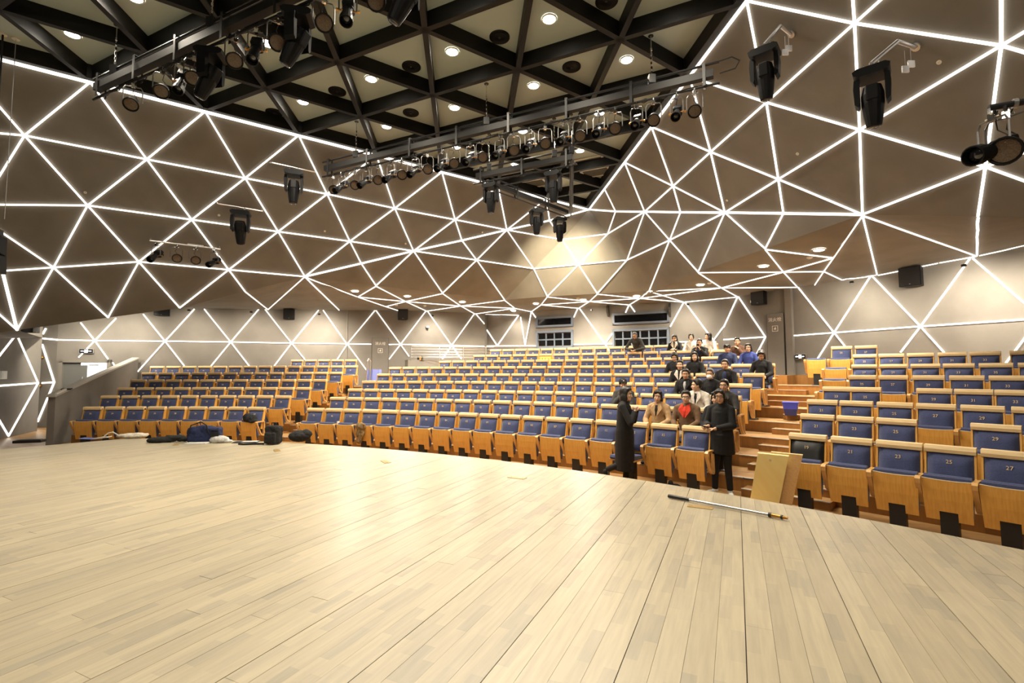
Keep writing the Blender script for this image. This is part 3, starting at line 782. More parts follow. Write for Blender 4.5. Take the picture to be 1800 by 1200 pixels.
# people: block row, column in the picture
PEOPLE_SEATS = [(2, 1104), (1, 1163), (1, 1207), (1, 1252), (2, 1233), (2, 1278), (3, 1259), (3, 1214), (4, 1277), (4, 1201), (5, 1192), (5, 1227), (6, 1277), (6, 1313), (5, 1336), (7, 1292), (7, 1234), (8, 1190), (8, 1219), (8, 1249)]
PS = [nearest_seat('centre', k, px) for k, px in PEOPLE_SEATS]
for q in PS: SPECIAL[q] = 'down'
def build_seats():
    for (blk, k, i), (p, rz, n) in SEATPOS.items():
        kind = SPECIAL.get((blk, k, i), 'plain')
        if blk == 'centre':
            last_no = [17, 19, 19, 21, 21, 21, 19, 19, 17][k]
            j = n-1-i; num = last_no-2*j
            if num < 1: num = 2-num-1+0; num = (num//2)*2 if num % 2 == 0 else num+1
            where = '%s seat from its left end in the %s row of the centre block' % (ORD[i], ROWN[k])
        elif blk == 'left':
            num = 2*(n-i)+18+2*(k//2); where = '%s seat from its left end in the %s row of the left block' % (ORD[i], ROWN[k])
        else:
            base = [[19, 21, 23, 25, 27], [21, 23, 25, 29], [21, 23, 25, 27, 29, 31], [23, 25, 29, 31, 33], [23, 25, 27, 29, 31, 33], [25, 27, 29, 31, 33, 35, 37], [25, 25, 27, 29, 31, 33, 35], [23, 25, 27]][k]
            num = base[i]; where = '%s seat from the stair in the %s row of the right block' % (ORD[i], ROWN[k])
        pre = {'plain': 'blue', 'down': 'blue lowered', 'black': 'black padded', 'backless': 'backless', 'yellow': 'yellow backed'}.get(kind, 'blue')
        kd = 'plain' if kind == 'x' else kind
        make_seat(p, rz, num, kd, i == n-1 or (blk, k) in (('right', 1), ('right', 3)) and i == 2, pre+' '+where, '%s row seats of the %s block' % (ROWN[k], blk))
build_seats()
# ------------------------------------------------------------------ lamps in ceiling and soffit
def lamp_meshes():
    bm = bmesh.new(); lathe(bm, (0, 0, 0), (0, 0, -1), [(0, .112), (.012, .112)], 20); d_ = fin(bm, 'diffuser', M['lampdisc'])
    bm = bmesh.new()
    n = 24
    for a in range(n):
        t0, t1 = 2*math.pi*a/n, 2*math.pi*(a+1)/n
        q = [bm.verts.new((math.cos(t)*r, math.sin(t)*r, z)) for t, r, z in ((t0, .112, -.02), (t1, .112, -.02), (t1, .137, -.012), (t0, .137, -.012), (t0, .137, .0), (t1, .137, .0))]
        bm.faces.new(q[:4]); bm.faces.new((q[3], q[2], q[5], q[4]))
    return d_, fin(bm, 'bezel', M['trimring'])
LD, LB = lamp_meshes()
spotd = {}
def spot(parent, power, angle=120, blend=.9, loc=(0, 0, -.04), color=WARM, r=.09):
    key = (power, angle)
    if key not in spotd:
        d_ = bpy.data.lights.new('lamp_glow', 'SPOT'); d_.energy = power; d_.spot_size = R_(angle); d_.spot_blend = blend; d_.shadow_soft_size = r; d_.color = color
        spotd[key] = d_
    o = bpy.data.objects.new('lamp_glow', spotd[key]); COL.objects.link(o); o.parent = parent; o.location = loc
    return o
def downlight(p, label, group, power, sc=1.0, angle=120, n=None):
    t = empty('ceiling_downlight', p); tag(t, label, 'light', group)
    if n is not None: t.rotation_mode = 'QUATERNION'; t.rotation_quaternion = (-n).rotation_difference(V((0, 0, 1))).inverted() if False else V((0, 0, -1)).rotation_difference(n)
    t.scale = (sc,)*3
    a = add('diffuser', LD, t); b_ = add('bezel', LB, t)
    spot(t, power*(.45 if p.x < -7 and p.z > 7 else 1), angle)
    return t
CL = [(1, 3), (1, 2), (1, 1), (1, 0), (-1, 0), (2, 3), (2, 2), (2, 1), (2, 0), (0, 1), (-1, 1), (3, 2), (4, 1), (4, 0), (3, 1), (3, 0), (0, 3), (1, 4)]
for i, j in CL:
    p = lat(i+.60, j+.655, PZ-.002)
    px, py = proj(p)
    if py > -60: 
        lb = 'round downlight in the coffer %s along the left light line, %s coffer in from it' % (ORD[i+2], ORD[j])
    else: lb = 'round downlight in a coffer over the stage, %s along and %s in' % (ORD[i+2], ORD[j])
    downlight(p, lb, 'round ceiling downlights', P_CEIL, 1.0, 145)
# ceiling speakers (dark round grilles)
bm = bmesh.new(); lathe(bm, (0, 0, 0), (0, 0, -1), [(-.05, .19), (.018, .19), (.022, .175), (.008, .165), (.004, .10), (.012, .05), (.02, .0001)], 28); SPK = fin(bm, 'grille', M['blackpl'], True)
bm = bmesh.new(); lathe(bm, (0, 0, -.012), (0, 0, -1), [(0, .03), (.012, .028), (.016, .0001)], 14); SPC = fin(bm, 'centre_cap', M['black'], True)
for i, j, a in ((1, 3, 'third'), (1, 2, 'second'), (1, 1, 'first'), (1, 0, 'edge'), (2, 3, 'x'), (2, 1, 'y'), (1, 4, 'z'), (0, 2, ''), (0, 3, '')):
    p = lat(i+(.62 if i == 1 else .45), j+.15+(.05 if i == 2 else 0), PZ-.001)
    t = empty('ceiling_speaker', p)
    tag(t, 'round dark ceiling speaker in the coffer %s along the left light line, %s row in' % (ORD[i+2], ORD[j]), 'speaker', 'round ceiling speakers')
    g = add('grille', SPK, t); add('centre_cap', SPC, g)
# air grilles
for px, py, lb in ((1048, 302, 'right cream framed square air grille near the ceiling corner'), (938, 322, 'left cream framed square air grille behind the corner light frame'), (1037, 284, 'far cream framed air grille half hidden behind a beam')):
    p = hz(px, py, PZ-.01); t = empty('air_grille', p, R_(-25.3)); tag(t, lb, 'vent', 'ceiling air grilles')
    bm = bmesh.new()
    for sx, sy, cx_, cy_ in ((.9, .07, 0, .29), (.9, .07, 0, -.29), (.07, .65, .42, 0), (.07, .65, -.42, 0)): box(bm, (cx_, cy_, -.012), (sx, sy, .03))
    add('frame', fin(bm, 'frame', M['white']), t)
    for q in range(9):
        bm = bmesh.new(); box(bm, (0, -.24+q*.06, -.005), (.78, .012, .03), rot=(R_(40), 0, 0)); add('slat', fin(bm, 'slat', M['doorgrey']), t)
# soffit downlights
SD = [(624, 511), (716, 520), (813, 530), (902, 545), (942, 533), (1025, 526.5), (1119, 520), (1231, 500), (1342, 467), (1439.5, 438)]
sn = ['leftmost', 'second from left', 'third from left', 'fourth from left', 'fifth from left', 'sixth from left', 'seventh from left', 'third from right', 'second from right', 'rightmost']
for (px, py), nm in zip(SD, sn):
    p, n = hit(px, py)
    if p is None: continue
    if n.z > -.3: n = V((0, 0, -1))
    downlight(p+n*.006, 'round downlight in the rear soffit, %s of its row' % nm, 'rear soffit downlights', P_SOF*(.35 if 880 < px < 960 else 1), 1.0, 168 if px < 1060 else 130, n)
# unseen wall washers added under the soffit edge to brighten the walls
bm = bmesh.new(); lathe(bm, (0, 0, 0), (0, 0, -1), [(0, .05), (.05, .055), (.055, .04)], 12); WWM = fin(bm, 'housing', M['black'])
def washer(p, tgt, power, label, ang_=150):
    t = empty('unseen_washer', p); tag(t, label, 'light', 'unseen wall washers'); add('housing', WWM, t)
    d_ = bpy.data.lights.new('lamp_glow', 'SPOT'); d_.energy = power; d_.spot_size = R_(ang_); d_.spot_blend = 1; d_.shadow_soft_size = .05; d_.color = WARM
    o = bpy.data.objects.new('lamp_glow', d_); COL.objects.link(o); o.parent = t; o.location = (0, 0, -.08); o.rotation_mode = 'QUATERNION'; o.rotation_quaternion = (tgt-p).to_track_quat('-Z', 'Y')
def inward(p, dist, z):
    q = V((p.x, p.y, 0)); q = q-q.normalized()*dist; return V((q.x, q.y, z))
for px, pw, nm in ((560, 420, 'rightmost'), (440, 170, 'third'), (330, 170, 'second'), (215, 200, 'leftmost')):
    p = WL(px, 600); washer(inward(p, 1.5, 4.25), V((p.x, p.y, 2.4)), pw, 'small unseen wall washer under the left slope, %s of four' % nm)
for px, pw, nm in ((1700, 330, 'nearer'), (1500, 230, 'farther'), (1850, 200, 'hidden')):
    p = WT(px, 560); washer(inward(p, 1.5, 4.45), V((p.x, p.y, 2.9)), pw, '%s small unseen wall washer under the right soffit' % nm)
for px, pw, nm in ((1210, 180, 'right'), (1040, 150, 'left')):
    p = WR(px, 560); washer(inward(p, 1.3, 4.4), V((p.x, p.y, 2.9)), pw, '%s small unseen wall washer above the control room windows' % nm)
p = WL(760, 600); washer(inward(p, 1.0, 4.4), V((p.x, p.y, 2.8)), 180, 'small unseen wall washer above the guard rail')
p = WN(-20, 600); washer(V((p.x+1.6, p.y-.5, 4.6)), V((p.x, p.y+1.0, 1.6)), 560, 'unseen wall washer added beside the left entrance', 120)
p = WL(150, 650); washer(V((p.x+.9, p.y-2.2, 4.0)), V((p.x, p.y, 1.6)), 320, 'unseen wall washer added over the left entrance door', 120)
# ------------------------------------------------------------------ stage lighting
def aimq(d_): return V(d_).normalized().to_track_quat('-Y', 'Z')     # local -Y looks along d
def par_parts():
    out = {}
    bm = bmesh.new(); lathe(bm, (0, .10, 0), (0, -1, 0), [(0, .03), (.02, .06), (.06, .085), (.20, .10), (.24, .118), (.25, .118), (.25, .10), (.235, .10)], 18, cap=False)
    out['can'] = fin(bm, 'can', M['blackpl'], True)
    bm = bmesh.new(); lathe(bm, (0, -.128, 0), (0, -1, 0), [(0, .10), (.006, .095), (.012, .0001)], 18); out['lens'] = fin(bm, 'lens', M['lensbrown'])
    bm = bmesh.new(); lathe(bm, (0, .10, 0), (0, 1, 0), [(0, .045), (.05, .04), (.08, .02)], 10); box(bm, (0, .02, -.105), (.05, .12, .02)); out['cap'] = fin(bm, 'rear_cap', M['alu'])
    return out
def prof_parts():
    out = {}
    bm = bmesh.new(); box(bm, (0, .14, 0), (.15, .16, .17), bev=.02); lathe(bm, (0, .22, 0), (0, 1, 0), [(0, .06), (.05, .055), (.07, .03)], 12); out['housing'] = fin(bm, 'lamp_housing', M['blackpl'])
    bm = bmesh.new(); lathe(bm, (0, .08, 0), (0, -1, 0), [(0, .07), (.05, .075), (.052, .062), (.16, .062), (.165, .07), (.27, .07), (.275, .085), (.36, .085), (.362, .075), (.30, .07)], 16, cap=False); out['barrel'] = fin(bm, 'barrel', M['blackpl'], False)
    bm = bmesh.new(); lathe(bm, (0, -.21, 0), (0, -1, 0), [(0, .07), (.02, .05), (.028, .0001)], 16); out['lens'] = fin(bm, 'lens', M['lensdark'], True)
    bm = bmesh.new(); box(bm, (0, -.283, 0), (.19, .006, .19), rot=(0, R_(45), 0)); 
    bm.free(); bm = bmesh.new()
    for sx in (-1, 1):
        cone(bm, (sx*.07, .03, 0), (sx*.125, .03, -.01), .007, .007, 6); cone(bm, (sx*.07, -.06, .02), (sx*.12, -.06, .03), .007, .007, 6); box(bm, (sx*.135, .03, -.012), (.025, .03, .03))
    out['knobs'] = fin(bm, 'shutter_handle', M['brass'])
    return out
PP, QP = par_parts(), prof_parts()
def yoke_mesh(w_, h_):
    bm = bmesh.new(); tube(bm, [(-w_, 0, 0), (-w_, 0, h_*.8), (-w_*.8, 0, h_), (w_*.8, 0, h_), (w_, 0, h_*.8), (w_, 0, 0)], .010, 5)
    return fin(bm, 'yoke', M['yoke'])
YK = yoke_mesh(.135, .27); YK2 = yoke_mesh(.11, .27)
bm = bmesh.new(); box(bm, (0, 0, .03), (.05, .04, .07)); tube(bm, [(0, -.03, .06), (0, -.032, .10), (0, 0, .125), (0, .032, .10), (0, .03, .06)], .012, 5); cone(bm, (-.05, 0, .03), (.05, 0, .03), .008, .008, 6)
CLAMP = fin(bm, 'clamp', M['chrome'])
bm = bmesh.new(); tube(bm, [(0, .10, .05), (.03, .12, .14), (-.02, .09, .2), (.01, .02, .27), (.04, .0, .33)], .006, 5); CORD = fin(bm, 'cord', M['black'])
def fixture(kind, top, target, label, group, sc=1.0):
    """hang a lantern with its clamp at 'top' (just under the pipe), aimed at 'target'"""
    t = empty('par_can' if kind == 'par' else 'profile_spotlight', top - V((0, 0, .36*sc))); tag(t, label, 'stage light', group)
    t.scale = (sc,)*3
    dv = V(target)-t.location; h = math.atan2(dv.x, -dv.y)
    t.rotation_euler = (0, 0, h)
    pit = math.atan2(-dv.z, math.hypot(dv.x, dv.y))
    yk = add('yoke', YK if kind == 'par' else YK2, t); cl = add('clamp', CLAMP, t, (0, 0, .26)); add('cord', CORD, t)
    par = PP if kind == 'par' else QP
    names = dict(can='can', lens='lens', cap='rear_cap', housing='lamp_housing', barrel='barrel', knobs='shutter_handle')
    for key, me in par.items():
        o = add(names[key], me, t); o.rotation_euler = (pit, 0, 0)
    return t
def mh_parts():
    out = {}
    bm = bmesh.new(); extr(bm, [(-.13, 0), (-.19, .03), (-.20, .08), (-.15, .11), (.15, .11), (.20, .08), (.19, .03), (.13, 0)], 'y', -.15, .15); out['base'] = fin(bm, 'base', M['blackpl'])
    for nm, s in (('yoke_arm', -1), ('yoke_arm2', 1)):
        bm = bmesh.new(); extr(bm, [(s*.135, .0), (s*.19, .0), (s*.20, -.12), (s*.19, -.33), (s*.15, -.37), (s*.135, -.33)], 'y', -.075, .075); out[nm] = fin(bm, 'yoke_arm', M['blackpl'])
    bm = bmesh.new(); prof = [(-.13, .06), (-.12, .10), (-.02, .125), (.10, .125), (.27, .105), (.39, .085), (.40, .072)]
    lathe(bm, (0, 0, 0), (0, 0, -1), prof, 16); box(bm, (0, -.10, .02), (.13, .06, .2), bev=.015); box(bm, (0, .10, .02), (.13, .06, .2), bev=.015)
    out['head'] = fin(bm, 'lamp_head', M['blackpl'])
    bm = bmesh.new(); lathe(bm, (0, 0, -.401), (0, 0, -1), [(0, .072), (.008, .06), (.012, .0001)], 18); out['lens'] = fin(bm, 'lens', M['lensdark'], True)
    bm = bmesh.new()
    for x in (-.08, .08): box(bm, (x, 0, .13), (.03, .03, .05)); tube(bm, [(x, -.03, .14), (x, -.03, .18), (x, 0, .205), (x, .03, .18), (x, .03, .14)], .01, 5)
    out['clamps'] = fin(bm, 'clamp', M['chrome'])
    return out
MH = mh_parts()
def moving_head(top, rz, label, group, sc=1.0, tilt=0.0, pan=0.0):
    t = empty('moving_head_light', top-V((0, 0, .2*sc)), rz); tag(t, label, 'stage light', group); t.scale = (sc,)*3
    add('base', MH['base'], t); add('clamp', MH['clamps'], t)
    for nm in ('yoke_arm', 'yoke_arm2'): o = add('yoke_arm', MH[nm], t); o.rotation_euler = (0, 0, pan)
    hd = add('lamp_head', MH['head'], t, (0, 0, -.24)); hd.rotation_euler = (tilt, 0, pan)
    add('lens', MH['lens'], hd)
    return t
DB = V((math.cos(R_(-25.3)), math.sin(R_(-25.3)), 0))      # direction of the cross bars
def bar(pa, pb, z, label, name='light_bar', pend=True):
    """box beam with a pipe above and a pipe below, straps and cabling"""
    a, b_ = V((pa.x, pa.y, z)), V((pb.x, pb.y, z)); L_ = (b_-a).length; d_ = (b_-a).normalized(); rz = math.atan2(d_.y, d_.x)
    t = empty(name, a, rz); tag(t, label, 'light bar')
    def m(nm, fn, mt, par=t): bm = bmesh.new(); fn(bm); return add(nm, fin(bm, nm, M[mt]), par)
    m('box_beam', lambda q: box(q, (L_/2, 0, 0), (L_, .12, .13)), 'beam')
    m('upper_pipe', lambda q: cone(q, (-.1, 0, .19), (L_+.1, 0, .19), .022, .022, 8), 'black')
    m('lower_pipe', lambda q: cone(q, (-.1, 0, -.19), (L_+.1, 0, -.19), .022, .022, 8), 'black')
    n = max(2, int(L_/1.15))
    for k in range(n+1):
        x = .15+(L_-.3)*k/n
        m('strap', lambda q: (box(q, (x, -.07, 0), (.05, .008, .42)), box(q, (x, .07, 0), (.05, .008, .42)), box(q, (x, 0, .21), (.05, .14, .008))), 'black')
    rr = random.Random(int(L_*100))
    def cab(q):
        for c_ in range(2):
            pts = []; x = 0
            while x < L_:
                pts.append((x, rr.uniform(-.035, .035), -.19+rr.uniform(-.05, .035))); x += rr.uniform(.10, .2)
            tube(q, pts, .009, 4)
    m('cable', cab, 'black')
    if L_ > 3: m('end_cable', lambda q: tube(q, [(L_, 0, .19), (L_+.3, 0, .22), (L_+.42, 0, .12), (L_+.35, 0, .0), (L_+.1, 0, -.02)] ,.012, 6), 'black')
    return t
def pipe_pt(px, a, d_, z):
    """point on the bar line seen at column px"""
    r = ray(px, 200); r = V((r.x, r.y, 0)); # plan ray; solve EYE + r*t = a + d*s
    det = r.x*(-d_.y)+d_.x*r.y
    s = (r.x*(EYE.y-a.y)-r.y*(EYE.x-a.x))/det*-1
    # solve directly
    M2 = Matrix(((r.x, -d_.x), (r.y, -d_.y))); sol = M2.inverted() @ Vector((a.x-EYE.x, a.y-EYE.y))
    return V((a.x+d_.x*sol[1], a.y+d_.y*sol[1], z))
# main bar: from (570,300) to (1265,137)
ZB = 7.15
b2a = hz(572, 297, ZB); b2b = pipe_pt(1256, b2a, DB, ZB)
bar(b2a, b2b, ZB, 'long middle light bar with box beam, crossing under the ceiling corner')
def hang(name_px, zt, zb_, a, d_, label, k=0):
    p = pipe_pt(name_px, a, d_, zb_)
    t = empty('hanging_chain', V((p.x, p.y, zb_+.2))); tag(t, label, 'chain', 'hanging chains')
    h = zt-zb_-.2
    bm = bmesh.new(); n = int(h/.06)
    tube(bm, [(0, 0, 0), (0, 0, h)], .008, 5); 
    add('rod', fin(bm, 'rod', M['alu']), t)
    bm = bmesh.new()
    for q in range(n//2): cone(bm, (0, 0, h*.1+q*.09), (0, 0, h*.1+q*.09+.05), .018, .018, 5)
    add('link', fin(bm, 'link', M['chrome']), t); bm = bmesh.new(); lathe(bm, (0, 0, h), (0, 0, -1), [(0, .05), (.01, .05)], 12); add('ceiling_rose', fin(bm, 'ceiling_rose', M['black']), t)
    bm = bmesh.new(); box(bm, (0, 0, -.02), (.12, .1, .16)); add('hoist', fin(bm, 'hoist', M['black']), t)
for px, nm in ((627, 'left'), (855, 'middle'), (1147, 'right')): hang(px, PZ, ZB, b2a, DB, '%s chain holding the long middle light bar' % nm)
FT = V((0.5, 2.5, 0.6)); FT2 = V((-5.5, 5.0, .6))
PARX = [588, 625, 665, 707, 752, 798, 848, 903, 958, 1019, 1081, 1149, 1222]
PROX = [603, 645, 688, 731, 778, 827, 878, 931, 990, 1052, 1119, 1190]
for k, px in enumerate(PARX):
    p = pipe_pt(px, b2a, DB, ZB-.2)
    fixture('par', p, FT, 'round amber faced par can, %s par from the left on the long middle bar' % ORD[k], 'par cans on the long middle bar')
for k, px in enumerate(PROX):
    p = pipe_pt(px, b2a, DB, ZB-.2)
    fixture('pro', p, p+V((-1.6, -3.2, -3.4)), 'black profile spotlight, %s profile from the left on the long middle bar' % ORD[k], 'profile spotlights on the long middle bar', 1.0)
# near bar, upper left
b1a = hz(170, 155, ZB+.0); b1b = pipe_pt(900, b1a, DB, ZB)
bar(b1a, b1b, ZB, 'near light bar at upper left, running out of the top of the photo')
hang(198, PZ, ZB, b1a, DB, 'left chain holding the near light bar'); hang(366, PZ, ZB, b1a, DB, 'second chain from the left holding the near light bar')
T1 = V((-2, 1.5, .5))
for k, (px, kd) in enumerate([(232, 'par'), (284, 'par'), (318, 'pro'), (338, 'par'), (410, 'par'), (446, 'pro'), (484, 'par'), (565, 'par'), (608, 'pro'), (655, 'par')]):
    p = pipe_pt(px, b1a, DB, ZB-.2)
    fixture(kd, p, p+V((.3, -1.5, -3.0)) if kd == 'pro' else p+V((1.5, -3.0, -3.4)), 'black %s, %s lantern from the left on the near light bar' % ('par can' if kd == 'par' else 'profile spotlight', ORD[k]), 'lanterns on the near light bar')
for k, px in enumerate((368, 520, 715)):
    p = pipe_pt(px, b1a, DB, ZB-.2); moving_head(p, R_(10), 'large black moving head, %s from left on the near light bar' % ORD[k], 'moving heads on the near light bar', 1.0, tilt=R_(28), pan=R_(70))
# triangular frame of short bars under the corner
c_a = hz(838, 310, ZB-.05); c_b = pipe_pt(1006, c_a, DB, ZB-.05)
c_c = hz(1000, 374, ZB-.05)
f_1 = bar(c_a, c_b, ZB-.05, 'small triangular light frame under the ceiling corner', 'triangular_truss')
def sidebar(a, b_):
    L_ = (b_-a).length; d_ = (b_-a).normalized(); mw = Matrix.Translation(a) @ Matrix.Rotation(math.atan2(d_.y, d_.x), 4, 'Z'); loc = Matrix.LocRotScale(f_1.location, f_1.rotation_euler, None).inverted() @ mw
    for nm, fn in (('box_beam', lambda q: box(q, (L_/2, 0, 0), (L_-.16, .10, .11))), ('upper_pipe', lambda q: cone(q, (0, 0, .17), (L_, 0, .17), .02, .02, 8)), ('lower_pipe', lambda q: cone(q, (0, 0, -.17), (L_, 0, -.17), .02, .02, 8)), ('strap', lambda q: (box(q, (L_*.33, -.06, 0), (.05, .008, .38)), box(q, (L_*.33, .06, 0), (.05, .008, .38)))), ('strap', lambda q: (box(q, (L_*.7, -.06, 0), (.05, .008, .38)), box(q, (L_*.7, .06, 0), (.05, .008, .38))))):
        bm = bmesh.new(); fn(bm); me = fin(bm, nm, M['beam' if nm == 'box_beam' else 'black']); me.transform(loc); add(nm, me, f_1)
sidebar(c_a+V((.2, .3, 0)), c_c); sidebar(c_c+V((.05, -.1, 0)), c_b+V((0, .15, 0)))
# unseen lamp added on the triangular truss to brighten the rear facet
t = empty('facet_fill_lamp', V((c_c.x-.2, c_c.y-.25, c_c.z-.35))); tag(t, 'small lamp added on the triangular truss to brighten the facet below the corner', 'light')
bm = bmesh.new(); lathe(bm, (0, 0, .12), (0, 0, -1), [(0, .04), (.12, .05), (.13, .035)], 12); add('housing', fin(bm, 'housing', M['black']), t)
d_ = bpy.data.lights.new('lamp_glow', 'SPOT'); d_.energy = 4200; d_.spot_size = R_(105); d_.spot_blend = 1; d_.shadow_soft_size = .08; d_.color = (1, .84, .55)
o = bpy.data.objects.new('lamp_glow', d_); COL.objects.link(o); o.parent = t; o.rotation_mode = 'QUATERNION'
tgt = P(2.6, 1000, 495); o.location = (0, 0, -.03); o.rotation_quaternion = (tgt-t.location).to_track_quat('-Z', 'Y')

for px, nm in ((860, 'left'), (974, 'middle'), (1004, 'right')): hang(px, PZ, ZB-.05, c_a, DB, '%s chain holding the triangular light frame' % nm)
for px, a_q, b_q, nm, til in ((863, c_a, DB, 'left front', 0), (972, c_a, DB, 'right front', 0), (942, c_a+V((.2, .3, 0)), (c_c-c_a-V((.2, .3, 0))).normalized(), 'rear middle', 0), (982, c_a+V((.2, .3, 0)), (c_c-c_a-V((.2, .3, 0))).normalized(), 'rear right', 0)):
    p = pipe_pt(px, V(a_q), V(b_q), ZB-.25); moving_head(p, R_(-25 if 'front' in nm else 20), 'black moving head, %s on the triangular light frame' % nm, 'moving heads on the triangular frame', 1.0)
# moving heads on brackets standing out from the slopes
def wall_bracket(px, py, name, label, ln=.55):
    p, n = hit(px, py)
    return p, n
for (px, py), bx, nm, stretch in (((514, 290), (514, 283), 'moving head hung below a plate on the left slope, the right one of two', 1), ((422, 357), (422, 352), 'moving head hung below a plate on the left slope, the left one of two', 1)):
    p, n = hit(*bx); q = p+n*.38; 
    t = empty('mounting_bar', q, math.atan2(U1.y, U1.x)); tag(t, 'thin metal mounting bar on the left slope holding the %s moving head' % ('right' if px > 500 else 'left'), 'bracket', 'mounting bars on the left slope')
    bm = bmesh.new(); tube(bm, [(-.5, .38, .14), (-.5, 0, 0), (.5, 0, 0), (.5, .38, .14)], .018, 6); add('pipe', fin(bm, 'pipe', M['alu']), t)
    moving_head(q+V((0, 0, 0)), R_(20), 'black '+nm, 'moving heads on the slopes', 1.12, tilt=R_(-6 if px > 500 else 20))
for (ax, ay), (qx, qy), nm in (((1393, 58), (1343, 79), 'left'), ((1612, 80), (1531, 112), 'right')):
    p, n = hit(ax, ay); 
    # end of the arm: a little lower and out from the slope, seen at (qx,qy)
    dist = (p-EYE).length*.93; q = EYE+ray(qx, qy).normalized()*dist; 
    t = empty('lamp_arm', p); tag(t, '%s grey pipe arm carrying a moving head on the right slope' % nm, 'bracket', 'pipe arms on the right slope')
    k_ = q-p; mid = k_*.42; mid.z = 0.0
    bm = bmesh.new(); tube(bm, [n*.035, mid*1.0+V((0, 0, .02)), k_], .028, 8); lathe(bm, n*.02, n, [(0, .06), (.02, .06)], 12); add('pipe', fin(bm, 'pipe', M['alu']), t)
    bm = bmesh.new(); box(bm, k_*.15+V((0, 0, -.22)), (.09, .02, .09)); box(bm, k_*.28+V((0, 0, -.26)), (.09, .02, .09)); cone(bm, k_*.15, k_*.15+V((0, 0, -.18)), .005, .005, 4); cone(bm, k_*.28, k_*.28+V((0, 0, -.22)), .005, .005, 4)
    add('cable_end', fin(bm, 'cable_end', M['alu']), t)
    moving_head(q+V((0, 0, .0)), R_(-40), '%s black moving head hanging from a pipe arm on the right slope' % nm, 'moving heads on the slopes', 1.0, tilt=R_(6))
# cluster of four lanterns on the left slope
p, n = hit(328, 416); q = p+n*.4; t = empty('mounting_bar', q, math.atan2(U1.y, U1.x)); tag(t, 'short metal bar of four small lanterns low on the left slope', 'bracket')
bm = bmesh.new(); tube(bm, [(-.75, .4, .15), (-.75, 0, 0), (.75, 0, 0), (.75, .4, .15)], .022, 6); box(bm, (.2, 0, .03), (.35, .03, .03)); add('pipe', fin(bm, 'pipe', M['alu']), t)
for k, (x, kd) in enumerate(((-.62, 'pro'), (-.2, 'par'), (.2, 'par'), (.62, 'pro'))):
    fixture(kd, q+U1*x-V((0, 0, .02)), V((1.5, 1, 1)) if kd == 'par' else q+V((.5*(1 if x > 0 else -.6), -3, -2.2)), 'small black lantern, %s of four on the left slope bar' % ORD[k], 'four lanterns on the left slope', .95)
# lanterns at the right edge of the photo
pr_a = EYE+ray(1738, 190)*4.6; pr_b = EYE+ray(2000, 40)*4.2; pr_b.z = pr_a.z
t = empty('light_bar', pr_a); tag(t, 'short black pipe with clamped lanterns at the right edge', 'light bar')
bm = bmesh.new(); cone(bm, (0, 0, 0), pr_b-pr_a, .03, .03, 10); add('pipe', fin(bm, 'pipe', M['black']), t)
bm = bmesh.new(); cone(bm, (pr_b-pr_a)*.17, (pr_b-pr_a)*.20, .045, .045, 10); add('collar', fin(bm, 'collar', M['alu']), t)
dd = (pr_b-pr_a)
fixture('par', pr_a+dd*.12+V((0, 0, -.02)), V((-2, 0, .5)), 'round honeycomb faced par can at the right edge under the slope', 'lanterns at the right edge', 1.1)
o = fixture('pro', pr_a+dd*.02+V((0, 0, -.02)), pr_a+V((-3.4, -.9, -1.5)), 'black profile spotlight aimed left at the right edge under the slope', 'lanterns at the right edge', 1.1)
# cables and the line loudspeaker at the left edge
for (x0, y0), (x1, y1), lb, r in (((5, 60), (-2, 375), 'thick cable', .016), ((28, 68), (4, 372), 'thin cable', .006)):
    a = hz(x0, y0, PZ); b_ = EYE+ray(x1, y1)*a.y*.985; b_ = V((a.x, a.y, 4.6)) if True else b_
    t = empty('suspension_cable', V((a.x, a.y, 4.75))); tag(t, '%s hanging from the ceiling down to the loudspeaker at the left edge' % lb, 'cable')
    bm = bmesh.new(); cone(bm, (0, 0, 0), (0, 0, PZ-4.75), r, r, 6); add('strand', fin(bm, 'strand', M['black'] if r > .01 else M['alu']), t)
    bm = bmesh.new(); lathe(bm, (0, 0, PZ-4.75), (0, 0, -1), [(0, .06), (.015, .06)], 14); add('ceiling_rose', fin(bm, 'ceiling_rose', M['white']), t)
a = hz(14, 64, PZ); t = empty('line_loudspeaker', V((a.x-.12, a.y, 4.28)), R_(25)); tag(t, 'black hanging loudspeaker cut by the left edge of the photo', 'speaker')
bm = bmesh.new(); box(bm, (0, 0, 0), (.36, .42, .34), bev=.02); box(bm, (0, .03, -.36), (.36, .42, .34), rot=(R_(7), 0, 0), bev=.02); add('cabinet', fin(bm, 'cabinet', M['blackpl']), t)
bm = bmesh.new(); box(bm, (0, 0, .24), (.28, .30, .10)); cone(bm, (-.1, 0, .28), (-.1, 0, .50), .01, .01, 5); cone(bm, (.1, 0, .28), (.1, 0, .50), .01, .01, 5); add('rigging', fin(bm, 'rigging', M['black']), t)
